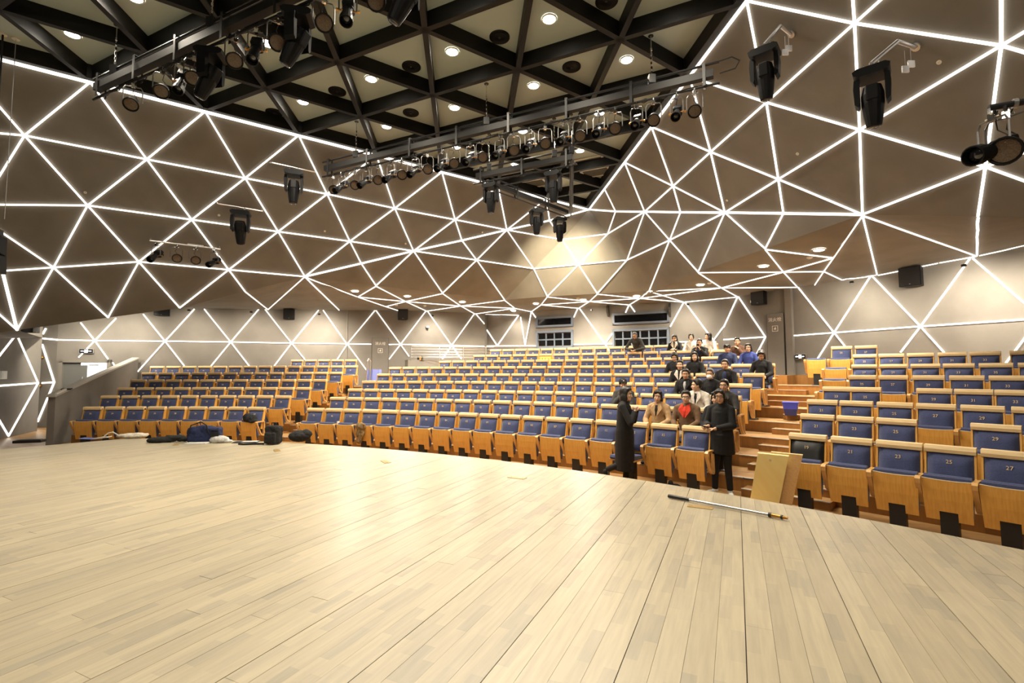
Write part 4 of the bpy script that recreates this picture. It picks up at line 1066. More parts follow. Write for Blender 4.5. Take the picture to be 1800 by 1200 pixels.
# ------------------------------------------------------------------ loudspeakers, cameras and detectors on the walls
def wall_speaker(p, n, w_, h_, d_, label):
    t = empty('wall_loudspeaker', p, math.atan2(n.y, n.x)+R_(90)); tag(t, label, 'speaker', 'loudspeakers under the soffit')
    bm = bmesh.new(); r0 = w_/2
    poly = [(-r0, -d_*.35), (-r0*.65, -d_), (r0*.65, -d_), (r0, -d_*.35), (r0*.8, 0), (-r0*.8, 0)]
    poly = [(-r0*.75, -.06), (-r0, -d_), (r0, -d_), (r0*.75, -.06)]
    prism(bm, poly, -h_/2, h_/2); add('cabinet', fin(bm, 'cabinet', M['blackpl']), t)
    bm = bmesh.new(); box(bm, (0, -d_-.006, 0), (w_*.92, .012, h_*.94)); add('grille', fin(bm, 'grille', M['black']), t)
    bm = bmesh.new(); box(bm, (0, -.03, 0), (.12, .08, .16)); add('bracket', fin(bm, 'bracket', M['black']), t)
    bm = bmesh.new(); box(bm, (0, -d_-.014, -h_*.4), (.03, .004, .012)); add('badge', fin(bm, 'badge', M['alu']), t)
for fn, px, py, w_, h_, d_, lb in ((WL, 290, 549.5, .5, .28, .35, 'leftmost of the wall loudspeakers, mostly tucked under the left slope'), (WL, 510, 553.5, .42, .42, .35, 'second wall loudspeaker from the left, above the left block'), (WL, 707, 553, .42, .5, .35, 'third wall loudspeaker from the left, above the recessed cabinet door'),
                               (WS5, 1341, 524, .46, .5, .38, 'wall loudspeaker above the right recessed cabinet door'), (WT, 1610, 488, .5, .52, .40, 'largest wall loudspeaker on the right wall under the soffit')):
    p = fn(px, py); n = {WL: wln, WS5: s5n, WT: rtn}[fn]; n = n if n.dot(EYE-p) > 0 else -n
    wall_speaker(p, n, w_, h_, d_, lb)
p = WN(38, 577); n = n1n if n1n.dot(EYE-p) > 0 else -n1n; wall_speaker(p, n, .5, .25, .35, 'black loudspeaker tucked under the slope beside the left entrance')
def dome(p, n, label, r=.07, white=True):
    t = empty('security_camera', p, math.atan2(n.y, n.x)+R_(90)); tag(t, label, 'camera', 'security cameras')
    bm = bmesh.new(); cone(bm, (0, 0, 0), (0, -.10, .02), .03, .03, 8); cone(bm, (0, -.1, .05), (0, -.1, -.03), r, r, 14); add('housing', fin(bm, 'housing', M['white']), t)
    bm = bmesh.new(); ball(bm, (0, -.1, -.04), r*.85, sub=2); add('dome', fin(bm, 'dome', M['lensdark'], True), t)
dome(WL(751, 575), -wln if wln.dot(EYE-WA) < 0 else wln, 'small white dome camera on the rear left wall')
dome(WS5(1325, 531), -s5n if s5n.dot(EYE-C3) < 0 else s5n, 'small white dome camera beside the loudspeaker near the right recessed door')
for k, (px, py) in enumerate(((1016, 524), (747, 537), (1247, 497), (1423, 452), (697, 536))):
    p, n = hit(px, py); t = empty('smoke_detector', p); tag(t, 'small pale round detector in the rear soffit, %s from left' % ['fourth', 'third', 'fifth', 'rightmost', 'leftmost'][k], 'detector', 'soffit detectors')
    bm = bmesh.new(); lathe(bm, (0, 0, .01), (0, 0, -1), [(0, .07), (.03, .065), (.05, .04), (.055, .001)], 14); add('body', fin(bm, 'body', M['trimring']), t)
for k, (px, py) in enumerate(((150, 338), (385, 378), (571, 406), (713, 428), (848, 408), (1402, 270), (1278, 352), (1651, 109))):
    p, n = hit(px, py)
    if p is None: continue
    t = empty('sprinkler_head', p); tag(t, 'tiny ring fitting on the %s slope, number %s from the left' % ('left' if px < 900 else 'right', ORD[k if px < 900 else [1, 0, 2][k-5]]), 'fitting', 'ring fittings on the slopes')
    t.rotation_mode = 'QUATERNION'; t.rotation_quaternion = V((0, 0, -1)).rotation_difference(n)
    bm = bmesh.new(); lathe(bm, (0, 0, 0), (0, 0, -1), [(-.01, .03), (.012, .03), (.012, .015), (.0, .012)], 10); add('ring', fin(bm, 'ring', M['letter']), t)
# ------------------------------------------------------------------ doors, windows, signs and rails
def wall_frame(p, n, name, label=None, kind=None, cat=None, group=None):
    t = empty(name, p, math.atan2(n.y, n.x)+R_(90))      # local -Y looks into the room
    tag(t, label, cat, group, kind); return t
nL = wln if wln.dot(EYE-WA) > 0 else -wln; nT = rtn if rtn.dot(EYE-rt0) > 0 else -rtn; nR = rrn if rrn.dot(EYE-rr0) > 0 else -rrn; n5 = s5n if s5n.dot(EYE-C3) > 0 else -s5n; nN = n1n if n1n.dot(EYE-F0) > 0 else -n1n
# left entrance: reveal, grey open leaf, glowing slab standing in for the lit corridor (set against the wall)
da, db = WL(108, 632), WL(197, 632); wdt = (db-da).length; ztop = da.z; mid = (da+db)/2
t = wall_frame(V((mid.x, mid.y, 0))+nL*.03, nL, 'door_1', kind='structure')
def bx(t, nm, c_, s_, m, rot=None, bev=0):
    bm = bmesh.new(); box(bm, c_, s_, rot=rot, bev=bev); return add(nm, fin(bm, nm, M[m]), t)
fr = .10
bx(t, 'frame', (-wdt/2+fr/2, -.04, ztop/2), (fr, .16, ztop), 'plaster'); bx(t, 'frame', (wdt/2-fr/2, -.04, ztop/2), (fr, .16, ztop), 'plaster'); bx(t, 'frame', (0, -.04, ztop-fr/2), (wdt, .16, fr), 'plaster')
bx(t, 'door_panel', (-wdt/2+.35, .0, ztop/2-.05), (.5, .05, ztop-.10), 'doorgrey')
cl = -wdt/2+.315*wdt; bx(t, 'corridor', ((cl+wdt/2-fr)/2, .015, ztop/2-.06), (wdt/2-fr-cl, .03, ztop-.12), 'corridor_glow')
lf = bx(t, 'door_leaf', (-wdt/2+.70, -.02, ztop/2-.1), (.22, .05, ztop-.2), 'doorgrey'); 
bm = bmesh.new(); tube(bm, [(-wdt/2+.70, -.05, 1.5), (-wdt/2+.70, -.1, 1.5), (-wdt/2+.70, -.1, ztop-.6), (-wdt/2+.70, -.05, ztop-.6)], .015, 6); add('handle', fin(bm, 'handle', M['chrome']), lf)
bx(t, 'door_closer', (.25, -.03, ztop-.19), (.3, .06, .05), 'alu')
def sign(p, n, w_, h_, label, txt, arrow):
    t = wall_frame(p, n, 'exit_sign', label, cat='sign', group=None)
    bx(t, 'sign_box', (0, -.03, 0), (w_, .06, h_), 'alu'); f = bx(t, 'sign_face', (0, -.064, 0), (w_*.92, .008, h_*.84), 'signblack')
    bm = bmesh.new()
    # white running-man block in the centre with arrows at the sides
    box(bm, (0, -.070, .0), (w_*.24, .004, h_*.6), mi=0)
    s = -1
    for sx in (-1, 1):
        box(bm, (sx*w_*.27, -.07, 0), (w_*.18, .004, h_*.14), mi=0)
    if arrow:
        extr(bm, [(-w_*.42, 0), (-w_*.34, h_*.18), (-w_*.34, -h_*.18)], 'y', -.072, -.068)
    add('sign_lettering', fin(bm, 'sign_lettering', M['ledwhite']), f)
    bm = bmesh.new()
    ball(bm, (.01*w_/.3, -.074, h_*.2), h_*.06, sub=1); 
    tube(bm, [(0, -.074, h_*.1), (-.01, -.074, -.02*h_), (.03*w_, -.074, -h_*.25)], h_*.035, 5); tube(bm, [(-.06*w_, -.074, h_*.02), (0, -.074, h_*.08), (.07*w_, -.074, h_*.0)], h_*.03, 5)
    tube(bm, [(-.01, -.074, -.02*h_), (-.06*w_, -.074, -h_*.22)], h_*.035, 5)
    add('running_figure', fin(bm, 'running_figure', M['signblack']), f)
    return t
sign(WL(153.5, 617)+nL*.02, nL, .44, .17, 'small black and white exit sign over the left entrance door', 'EXIT', False)
sign(WT(1409, 626.5)+nT*.02, nT, .36, .17, 'small black exit sign with arrow left on the right wall by the stair', 'EXIT', True)
# recessed hydrant cabinet doors, flush with the plaster
def cabinet(a, b_, n, zt, zb_, name, k, lab, signz):
    w_ = (b_-a).length; m_ = (a+b_)/2; t = wall_frame(V((m_.x, m_.y, 0))+n*.004, n, name, kind='structure')
    bx(t, 'door_panel', (0, -.005, (zt+zb_)/2), (w_-.02, .018, zt-zb_), 'plaster')
    for x in (-w_/2, w_/2): bx(t, 'joint', (x, -.002, (zt+zb_)/2), (.012, .012, zt-zb_), 'seam')
    bx(t, 'joint', (0, -.002, zt), (w_, .012, .012), 'seam')
    p = V((m_.x, m_.y, signz))+n*.02
    s_ = wall_frame(p, n, 'cabinet_lettering', lab, cat='sign')
    me = text_mesh('消火栓', .15, .003, 'letter'); me.transform(Matrix.Rotation(R_(90), 4, 'X')); o = add('lettering', me, s_, (0, -.004, 0))
    bm = bmesh.new(); S2 = .09
    for c_, z_ in (((-S2, 0), (.016, .19)), ((S2, 0), (.016, .19)), ((0, S2), (.19, .016)), ((0, -S2), (.19, .016))): box(bm, (c_[0], -.004, c_[1]-.30), (z_[0], .006, z_[1]))
    box(bm, (0, -.004, -.31), (.07, .006, .05)); box(bm, (.01, -.004, -.27), (.025, .006, .05))
    add('symbol', fin(bm, 'symbol', M['letter']), s_)
za = WL(668, 594).z; cabinet(WL(654, 600), WL(683, 600), nL, za, 1.3, 'door_2', 0, 'white three character lettering and symbol on the left recessed cabinet door', WL(668, 604).z)
zb5 = WS5(1364, 551).z; cabinet(WS5(1349, 600), WS5(1379, 600), n5, zb5, 1.8, 'door_3', 1, 'white three character lettering and symbol on the right recessed cabinet door', WS5(1364, 562).z)
# corner post between the cabinet and the right wall
p = WT(1391, 600); bm = bmesh.new(); box(bm, (0, 0, 0), (.22, .3, 4.0)); o = add('trim_1', fin(bm, 'trim_1', M['plaster']), None, V((p.x, p.y, 2.8))+nT*-.02); o.rotation_euler = (0, 0, math.atan2(nT.y, nT.x)+R_(90)); tag(o, kind='structure')
p = WL(610, 600); bm = bmesh.new(); box(bm, (0, 0, 0), (.05, .04, 5.0)); o = add('trim_2', fin(bm, 'trim_2', M['plaster']), None, V((p.x, p.y, 2.5))); tag(o, kind='structure')
# control room windows
def window(name, x0, x1, y0, y1, cols, rows, lean):
    a, b_ = WR(x0, (y0+y1)/2), WR(x1, (y0+y1)/2); zt = WR((x0+x1)/2, y0).z; zb_ = WR((x0+x1)/2, y1).z; w_ = (b_-a).length; m_ = (a+b_)/2
    t = wall_frame(V((m_.x, m_.y, (zt+zb_)/2))+nR*.01, nR, name, kind='structure'); h = zt-zb_; f = .085
    for s in (-1, 1):
        bx(t, 'window_frame', (s*(w_/2-f/2), -.03, 0), (f, .09, h), 'greyframe'); bx(t, 'window_frame', (0, -.03, s*(h/2-f/2)), (w_, .09, f), 'greyframe')
    iw, ih = w_-2*f, h-2*f; g = .05
    for c_ in range(cols):
        for r in range(rows):
            bx(t, 'pane', (-iw/2+(c_+.5)*iw/cols, .0, -ih/2+(r+.5)*ih/rows), (iw/cols-g*(cols > 1)-.02, .015, ih/rows-g*(rows > 1)-.02), 'glass')
    for c_ in range(1, cols): bx(t, 'mullion', (-iw/2+c_*iw/cols, -.015, 0), (g, .05, ih), 'greyframe')
    for r in range(1, rows): bx(t, 'transom', (0, -.014, -ih/2+r*ih/rows), (iw, .045, g), 'greyframe')
window('window_1', 943, 1008, 556, 574.5, 1, 1, 0); window('window_2', 943, 1008, 581, 612, 4, 2, 0)
window('window_3', 1077, 1177, 548.5, 569, 1, 1, 0); window('window_4', 1077, 1177, 577, 612, 6, 2, 0)
for px, nm in ((1070, 'left'), (1178, 'right')):
    p = WR(px, 545)+nR*.05; t = wall_frame(p, nR, 'wall_horn', '%s small dark triangular fitting above the wide control room window' % nm, cat='fitting', group='fittings by the wide window')
    bm = bmesh.new(); extr(bm, [(-.02, .28), (-.02, -.28), (-.2, -.1), (-.2, .1)], 'x', -.04, .04); add('body', fin(bm, 'body', M['seam']), t)
# left parapet wall with sloping pale coping
pa, pb = hz(99, 693, 1.40), None
pa = V((-12.25, 13.1, 0)); 
def on_y(px, py, base, y): 
    r = ray(px, py); return EYE+r*((y-EYE.y)/r.y)
A0 = on_y(98, 693, None, 13.1); B0 = on_y(243, 628, None, 18.15)
dv = (V((B0.x, B0.y, 0))-V((A0.x, A0.y, 0))).normalized(); pn = V((dv.y, -dv.x, 0))
bm = bmesh.new()
def pv(p, off, z): q = V((p.x, p.y, 0))+pn*off; return bm.verts.new((q.x, q.y, z))
vs = [[pv(p, o_, z) for p, z in ((A0, 0), (B0, 0), (B0, B0.z-.05), (A0, A0.z-.05))] for o_ in (0, -.16)]
bm.faces.new(vs[0]); bm.faces.new(vs[1][::-1])
for k in range(4): bm.faces.new((vs[0][k], vs[1][k], vs[1][(k+1) % 4], vs[0][(k+1) % 4]))
par = add('wall_parapet', fin(bm, 'wall_parapet', M['plaster'])); tag(par, kind='structure')
bm = bmesh.new()
vs = [[pv(p, o_, z) for p, z in ((A0-dv*.08, A0.z-.05-.02), (B0, B0.z-.05), (B0, B0.z), (A0-dv*.08, A0.z-.02))] for o_ in (.03, -.19)]
bm.faces.new(vs[0]); bm.faces.new(vs[1][::-1])
for k in range(4): bm.faces.new((vs[0][k], vs[1][k], vs[1][(k+1) % 4], vs[0][(k+1) % 4]))
add('coping', fin(bm, 'coping', M['nosing']), par)
t = empty('window_squeegee', A0+V((0, 0, -.01)), math.atan2(dv.y, dv.x)); tag(t, 'small pale handled tool lying on the low end of the sloping coping', 'tool')
sl = math.atan2(B0.z-A0.z, (V((B0.x, B0.y, 0))-V((A0.x, A0.y, 0))).length)
t.rotation_euler = (0, -sl, math.atan2(dv.y, dv.x))
bx(t, 'handle', (.25, .0, .03), (.5, .05, .04), 'trimring'); bx(t, 'blade', (.55, .0, .02), (.12, .22, .025), 'black')
# end wall behind the left block, up to the wall
# stub wall with the railing behind the centre block
Q0 = on_y(717, 632, None, 19.9); zt = Q0.z
stub = surf('wall_stub', [[V((Q0.x, Q0.y, 0)), on_y(778, 632, None, 20.6).xy.to_3d(), V((*on_y(778, 632, None, 20.6).xy, zt)), Q0],
    [Q0, V((*on_y(778, 632, None, 20.6).xy, zt)), V((*on_y(778, 632, None, 20.6).xy, zt))+V((-.3, .8, 0)), Q0+V((-.3, .8, 0))],
    [V((Q0.x, Q0.y, 0)), Q0, Q0+V((-.3, .8, 0)), V((Q0.x-.3, Q0.y+.8, 0))]])
t = empty('guard_rail', Q0+V((.1, .05, 0))); tag(t, 'brushed steel guard rail with four bars on the low wall behind the centre block', 'railing')
ra = Q0+V((.1, .05, 0)); rb_ = V((*on_y(868, 611, None, 21.1).xy, zt)); hh = on_y(722, 608, None, 19.9).z-zt; dr = rb_-ra
bm = bmesh.new(); tube(bm, [(0, 0, 0), (0, 0, hh-.08), dr*.012+V((0, 0, hh)), dr+V((0, 0, hh))], .022, 8); add('top_rail', fin(bm, 'top_rail', M['alu']), t)
for f_ in (.2, .4, .6, .8): bm = bmesh.new(); cone(bm, V((0, 0, hh*f_)), dr+V((0, 0, hh*f_)), .011, .011, 6); add('bar', fin(bm, 'bar', M['alu']), t)
for f_ in (.333, .62, .9): bm = bmesh.new(); cone(bm, dr*f_+V((0, 0, -.6 if f_ > .4 else 0)), dr*f_+V((0, 0, hh)), .018, .018, 8); add('post', fin(bm, 'post', M['alu']), t)
for px, nm, c_ in ((735, 'dark brown', 'black'), (739, 'orange', 'woodpan'), (742, 'dark', 'seam')):
    p = on_y(px, 632, None, 20.15); t = empty('bottle', V((p.x, p.y, zt))); tag(t, 'small %s bottle standing on the low wall behind the guard rail' % nm, 'bottle', 'bottles on the low wall')
    bm = bmesh.new(); lathe(bm, (0, 0, 0), (0, 0, 1), [(0, .04), (.10, .04), (.13, .02), (.16, .018)], 12); add('body', fin(bm, 'body', M[c_]), t)
# leaning handrail post and blue boards at the back of the left aisle
t = empty('handrail', hz(642, 668, 2.0)); p0 = on_y(642, 672, None, 18.6); p1 = on_y(646, 630, None, 18.6); t.location = p0; tag(t, 'steel handrail loop standing at the top of the left aisle', 'railing')
bm = bmesh.new(); k_ = p1-p0; tube(bm, [V((0, 0, -.5)), k_*.9, k_+V((.03, .05, 0)), k_*.9+V((.08, .15, 0)), V((.1, .2, -.5))], .022, 8); add('pipe', fin(bm, 'pipe', M['alu']), t)
for (px, py, dx), nm, m_ in (((650, 651, 0), 'left darker', 'bluebin2'), ((661, 650, .1), 'right paler', 'bluecard')):
    p = on_y(px, py, None, 18.9); t = empty('folded_carton', V((p.x, p.y, p.z-.42))); tag(t, '%s blue folded board standing at the top of the left aisle' % nm, 'board', 'blue boards behind the centre block')
    bx(t, 'board_face', (0, 0, .22), (.26, .03, .46), 'bluecard', rot=(R_(-8), 0, R_(10))); bx(t, 'flap', (.15, .02, .22), (.10, .03, .44), m_, rot=(R_(-8), 0, R_(30)))
# ------------------------------------------------------------------ things on the stage
def onst(px, py): return hz(px, py, ZS+.001)
p0, p1 = onst(1175, 875), onst(1385, 915)
t = empty('telescopic_pole', p0+V((0, 0, .025))); tag(t, 'silver telescopic pole with black grip lying at the stage front', 'pole'); k_ = p1-p0
bm = bmesh.new(); cone(bm, (0, 0, 0), k_*.20, .021, .019, 10); add('grip', fin(bm, 'grip', M['black']), t)
bm = bmesh.new(); cone(bm, k_*.2, k_*.86, .014, .014, 10); add('tube', fin(bm, 'tube', M['alu']), t)
bm = bmesh.new(); cone(bm, k_*.86, k_*.88, .024, .024, 10); cone(bm, k_*.95, k_*.965, .022, .022, 10); add('collar', fin(bm, 'collar', M['black']), t)
bm = bmesh.new(); cone(bm, k_*.88, k_*.95, .019, .017, 10); cone(bm, k_*.965, k_*1.0, .016, .012, 10); add('socket', fin(bm, 'socket', M['brass']), t)
for k, ((x, y), nm) in enumerate((((1231, 891), 'beside the silver pole'), ((909, 839.5), 'at the middle of the stage front'), ((678, 811.5), 'left of the stage middle'), ((487, 791.5), 'in front of the black backpack'), ((310, 781), 'in front of the black garment'))):
    p = onst(x, y); t = empty('floor_plate', p, R_(-60) if k > 1 else R_(-28)); tag(t, 'small brass floor plate %s' % nm, 'plate', 'floor plates set in the stage front')
    bm = bmesh.new(); box(bm, (0, 0, .003), (.26, .11, .006)); add('plate', fin(bm, 'plate', mat('brass_plate', (.62, .42, .16), .3, metal=.5) if k == 0 else bpy.data.materials['brass_plate']), t)
    bm = bmesh.new(); cone(bm, (-.09, 0, .006), (-.09, 0, .009), .008, .008, 8); cone(bm, (.09, 0, .006), (.09, 0, .009), .008, .008, 8); add('screw', fin(bm, 'screw', M['alu']), t)
M['greybook'] = cloth('grey_paper', (.55, .53, .50)); M['tote'] = cloth('cream_canvas', (.78, .72, .60)); M['blk'] = cloth('black_cloth', (.012, .012, .013)); M['navy'] = cloth('navy_nylon', (.015, .025, .09)); M['plasticbag'] = cloth('white_plastic', (.62, .62, .60), rough=.4)
def lump(name, p, rz, parts, label, cat, m, vox=.012, group=None, extra=None):
    """soft thing: overlapping balls and boxes fused into one wrinkled surface"""
    t = empty(name, p, rz); tag(t, label, cat, group)
    bm = bmesh.new()
    for q in parts:
        if q[0] == 'b': ball(bm, q[1], 1, q[2], sub=2)
        elif q[0] == 'x': box(bm, q[1], q[2], bev=q[3])
        elif q[0] == 't': tube(bm, q[1], q[2], 6)
    me = fin(bm, 'body', M[m], True); o = add('body', me, t)
    r = o.modifiers.new('r', 'REMESH'); r.mode = 'VOXEL'; r.voxel_size = vox; r.use_smooth_shade = True
    tx = bpy.data.textures.get('folds') or bpy.data.textures.new('folds', 'CLOUDS'); tx.noise_scale = .09
    d_ = o.modifiers.new('d', 'DISPLACE'); d_.texture = tx; d_.strength = .035; d_.mid_level = .5; d_.texture_coords = 'OBJECT' if False else 'LOCAL'
    return t
# garment heap
p = onst(286, 777); lump('black_garment', p, .2, [('b', (0, 0, .05), (.30, .14, .07)), ('b', (.22, .03, .09), (.22, .12, .06)), ('b', (.42, 0, .05), (.18, .07, .05)), ('b', (-.12, .02, .05), (.2, .15, .06))], 'black garment lying in a heap at the stage edge', 'clothing', 'blk')
# navy duffel bag
p = onst(354, 777); t = lump('travel_bag', p, .15, [('x', (0, 0, .17), (.52, .26, .32), .06), ('b', (.05, 0, .30), (.22, .12, .07)), ('x', (.30, -.02, .21), (.22, .24, .22), .05)], 'large navy travel bag with black straps on the stage edge', 'bag', 'navy')
bm = bmesh.new(); tube(bm, [(-.2, -.14, .2), (-.15, -.15, .38), (0, -.05, .44), (.15, -.15, .38), (.2, -.14, .2)], .014, 6); tube(bm, [(.25, -.15, .28), (.4, -.15, .26)], .012, 5); box(bm, (.32, -.145, .18), (.16, .02, .1), bev=.01); add('strap', fin(bm, 'strap', M['blk']), t)
# white things
p = onst(347, 779.5); t = empty('white_notebook', p, .1); tag(t, 'white closed notebook flat in front of the navy travel bag', 'book'); bx(t, 'cover', (0, 0, .012), (.42, .22, .022), 'white'); bx(t, 'pages', (.0, .01, .012), (.425, .2, .016), 'trimring')
p = onst(386, 777.5); lump('plastic_bag', p, 0, [('b', (0, 0, .06), (.22, .12, .09)), ('b', (.14, 0, .03), (.14, .08, .04)), ('b', (-.1, .02, .1), (.1, .08, .06))], 'crumpled white plastic bag beside the navy travel bag', 'bag', 'plasticbag', .01)
p = onst(232, 769.5); t = lump('canvas_tote', p, .05, [('b', (0, 0, .05), (.36, .14, .06)), ('b', (.15, .02, .07), (.2, .12, .05))], 'cream canvas tote lying flat at the left stage edge', 'bag', 'tote')
bm = bmesh.new(); tube(bm, [(-.3, 0, .06), (-.42, -.02, .14), (-.5, -.05, .12), (-.6, -.08, .02)], .015, 6); add('handle', fin(bm, 'handle', M['tote']), t)
p = onst(168, 771); t = empty('paper_booklet', p, .25); tag(t, 'open cream booklet with blue cover at the far left stage edge', 'book'); bx(t, 'page', (.12, 0, .02), (.3, .22, .02), 'tote', rot=(0, R_(-6), 0)); bx(t, 'cover', (-.12, 0, .012), (.3, .24, .008), 'bluecard', rot=(0, R_(5), 0))
p = onst(433, 777); t = empty('grey_folder', p, .15); tag(t, 'thin dark folder lying flat between the plastic bag and the backpack', 'folder'); bx(t, 'cover', (0, 0, .008), (.5, .26, .012), 'black'); bx(t, 'paper', (.08, 0, .017), (.32, .2, .004), 'greybook')
p = onst(481, 780); t = lump('small_backpack', p, -.1, [('x', (0, 0, .2), (.30, .22, .38), .05), ('x', (0, -.12, .14), (.24, .10, .22), .03)], 'upright small black backpack on the stage edge', 'bag', 'blk', .011)
bm = bmesh.new(); tube(bm, [(-.05, 0, .38), (-.05, 0, .44), (.05, 0, .44), (.05, 0, .38)], .012, 6); tube(bm, [(-.15, -.1, .02), (-.35, -.15, .02), (-.55, -.2, .015), (-.62, -.25, .03)], .02, 6); add('strap', fin(bm, 'strap', M['blk']), t)
p = onst(503, 777); q_ = V((p.x+.25, p.y+.1, ZS)); lump('black_rucksack', q_, .3, [('b', (0, 0, .12), (.24, .15, .13)), ('b', (.12, 0, .16), (.14, .12, .1))], 'slumped black rucksack just behind the upright backpack', 'bag', 'blk')
p = onst(52, 777.5); t = empty('monitor_box', p, .3); tag(t, 'low black box at the far left corner of the stage', 'box'); bx(t, 'body', (0, 0, .03), (.5, .2, .06), 'black', bev=.01); bx(t, 'top_plate', (0, 0, .062), (.4, .14, .006), 'blackpl')
# bag on a left block seat
q = min((s for s in SEATPOS if s[0] == 'left' and s[1] == 0), key=lambda s: abs(proj(SEATPOS[s][0]+V((0, 0, .8)))[0]-452)); sp, rz, _ = SEATPOS[q]
m_ = Matrix.Rotation(rz, 3, 'Z')
lump('black_shoulder_bag', sp+m_ @ V((0, -.24, .64)), rz, [('b', (0, 0, .11), (.2, .12, .12)), ('b', (-.08, 0, .16), (.13, .1, .1)), ('b', (.1, -.03, .06), (.14, .1, .06))], 'black bag sitting on the last seat of the left block front row', 'bag', 'blk')
# cap/bag hanging over a front seat of the centre block and a can beside it
q = nearest_seat('centre', 0, 660); sp, rz, _ = SEATPOS[q]; m_ = Matrix.Rotation(rz, 3, 'Z')
M['camo'] = cloth('brown_camouflage', (.30, .20, .08), (.10, .07, .035), sc=14)
t = lump('camouflage_bag', sp+m_ @ V((-.05, -.33, .30)), rz, [('b', (0, 0, .36), (.15, .09, .10)), ('b', (0, -.03, .2), (.12, .05, .14)), ('b', (-.02, -.03, .05), (.09, .04, .1))], 'brown camouflage cap and pouch draped over a front row seat of the centre block', 'bag', 'camo', .011)
bx(t, 'tag', (.13, -.06, .40), (.05, .03, .04), 'red' if 'red' in M else 'brass')
q = nearest_seat('centre', 0, 628); sp, rz, _ = SEATPOS[q]; m_ = Matrix.Rotation(rz, 3, 'Z')
t = empty('drink_can', sp+m_ @ V((-.22, -.27, .645)), rz); tag(t, 'small white can standing on the armrest beside the draped cap', 'can'); bm = bmesh.new(); lathe(bm, (0, 0, 0), (0, 0, 1), [(0, .028), (.006, .033), (.105, .033), (.115, .028)], 14); add('body', fin(bm, 'body', M['white']), t)
bm = bmesh.new(); lathe(bm, (0, 0, .115), (0, 0, 1), [(0, .026), (.003, .026)], 12); add('lid', fin(bm, 'lid', M['alu']), t)
# folded thing on row 7 seat
q = nearest_seat('centre', 6, 955); sp, rz, _ = SEATPOS[q]; m_ = Matrix.Rotation(rz, 3, 'Z')
lump('pale_cap', sp+m_ @ V((0, -.26, .66)), rz, [('b', (0, 0, .07), (.14, .1, .07)), ('b', (-.12, 0, .04), (.1, .09, .03))], 'pale cap resting on a seventh row seat of the centre block', 'cap', 'tote', .012)
# blue tub on the stair
a = ang(1387, RK[4]-.6, 1.0); p = pol(RK[3]-.55, ang(1387, RK[3]-.55, .7), (zc(3)+zc(2))/2); p = pol(RK[5]-1.05, ang(1387, RK[5]-1.05, 1.2), (zc(5)+zc(4))/2)
t = empty('blue_tub', p, R_(-35)); tag(t, 'blue plastic tub with a light blue rim standing on the right stair', 'tub')
bm = bmesh.new(); lathe(bm, (0, 0, 0), (0, 0, 1), [(0, .12), (.16, .145)], 4); lathe(bm, (0, 0, .0), (0, 0, 1), [(0.0, .15), (.14, .185)], 4); add('body', fin(bm, 'body', M['bluebin2']), t)
bm = bmesh.new(); lathe(bm, (0, 0, .14), (0, 0, 1), [(0, .185), (.13, .21), (.14, .225), (.15, .225)], 4); add('rim_band', fin(bm, 'rim_band', M['bluebin']), t)
for o in t.children: o.rotation_euler = (0, 0, R_(45))
# two boards leaning against the front seats at the foot of the stair
q = SEATPOS[('right', 0, 0)]; sp, rz, _ = q; m_ = Matrix.Rotation(rz, 3, 'Z')
def corner(px, py, y): return on_y(px, py, None, y)
b0 = hz(1315, 890, 0); b1_ = hz(1368, 898, 0)
tl, tr_ = hz(1332, 796, .86), hz(1381, 805, .86)
bl = V((hz(1316, 893, .0).x, hz(1316, 893, .0).y, 0)); br = V((hz(1366, 902, .0).x, hz(1366, 902, .0).y, 0))
tr_ = tl+(br-bl)
def slab(name, pts, th_, m1, label, m2='blackpl', grp=None):
    t = empty(name, pts[0]); tag(t, label, 'board', grp); n = (pts[1]-pts[0]).cross(pts[3]-pts[0]).normalized(); n = n if n.y > 0 else -n
    bm = bmesh.new(); A = [bm.verts.new(p-pts[0]) for p in pts]; B = [bm.verts.new(p-pts[0]+n*th_) for p in pts]; bm.faces.new(A); bm.faces.new(B[::-1])
    for k in range(4): bm.faces.new((A[k], B[k], B[(k+1) % 4], A[(k+1) % 4]))
    add('board_face', fin(bm, 'board_face', M[m1]), t)
    bm = bmesh.new(); c_ = [(pts[0]*(1-u)*(1-v)+pts[1]*u*(1-v)+pts[2]*u*v+pts[3]*(1-u)*v)-pts[0] for u, v in ((.06, .04), (.94, .04), (.94, .8), (.06, .8))]
    A = [bm.verts.new(p+n*(th_+.001)) for p in c_]; B = [bm.verts.new(p+n*(th_+.05)) for p in c_]; bm.faces.new(A); bm.faces.new(B[::-1])
    for k in range(4): bm.faces.new((A[k], B[k], B[(k+1) % 4], A[(k+1) % 4]))
    add('dark_padding', fin(bm, 'dark_padding', M[m2]), t)
    bm = bmesh.new(); cc = (pts[0]*.55+pts[1]*.45)*.1+(pts[3]*.55+pts[2]*.45)*.9-pts[0]; lathe(bm, cc-n*.004, n, [(0, .016), (.004, .016)], 12); add('bolt', fin(bm, 'bolt', M['alu']), t)
    return t, n
t1, nn = slab('leaning_board', [bl, br, tr_, tl], .02, 'board', 'pale yellow board leaning at the foot of the right stair, front one of two')
off = nn*.09+(br-bl).normalized()*.14; off.z = 0
slab('leaning_board', [bl+off, br+off, tr_+off+V((0, 0, .02)), tl+off+V((0, 0, .02))], .02, 'woodrail', 'wooden seat back leaning behind the pale yellow board')
# white cup on the floor by the seats
p = hz(1452, 886, .03); t = empty('paper_cup', V((p.x, p.y, .04)), R_(20)); tag(t, 'small white paper cup lying on the floor by the right front seats', 'cup'); bm = bmesh.new(); lathe(bm, (-.05, 0, 0), (1, 0, 0), [(0, .028), (.085, .038), (.09, .036)], 14); add('body', fin(bm, 'body', M['white']), t)
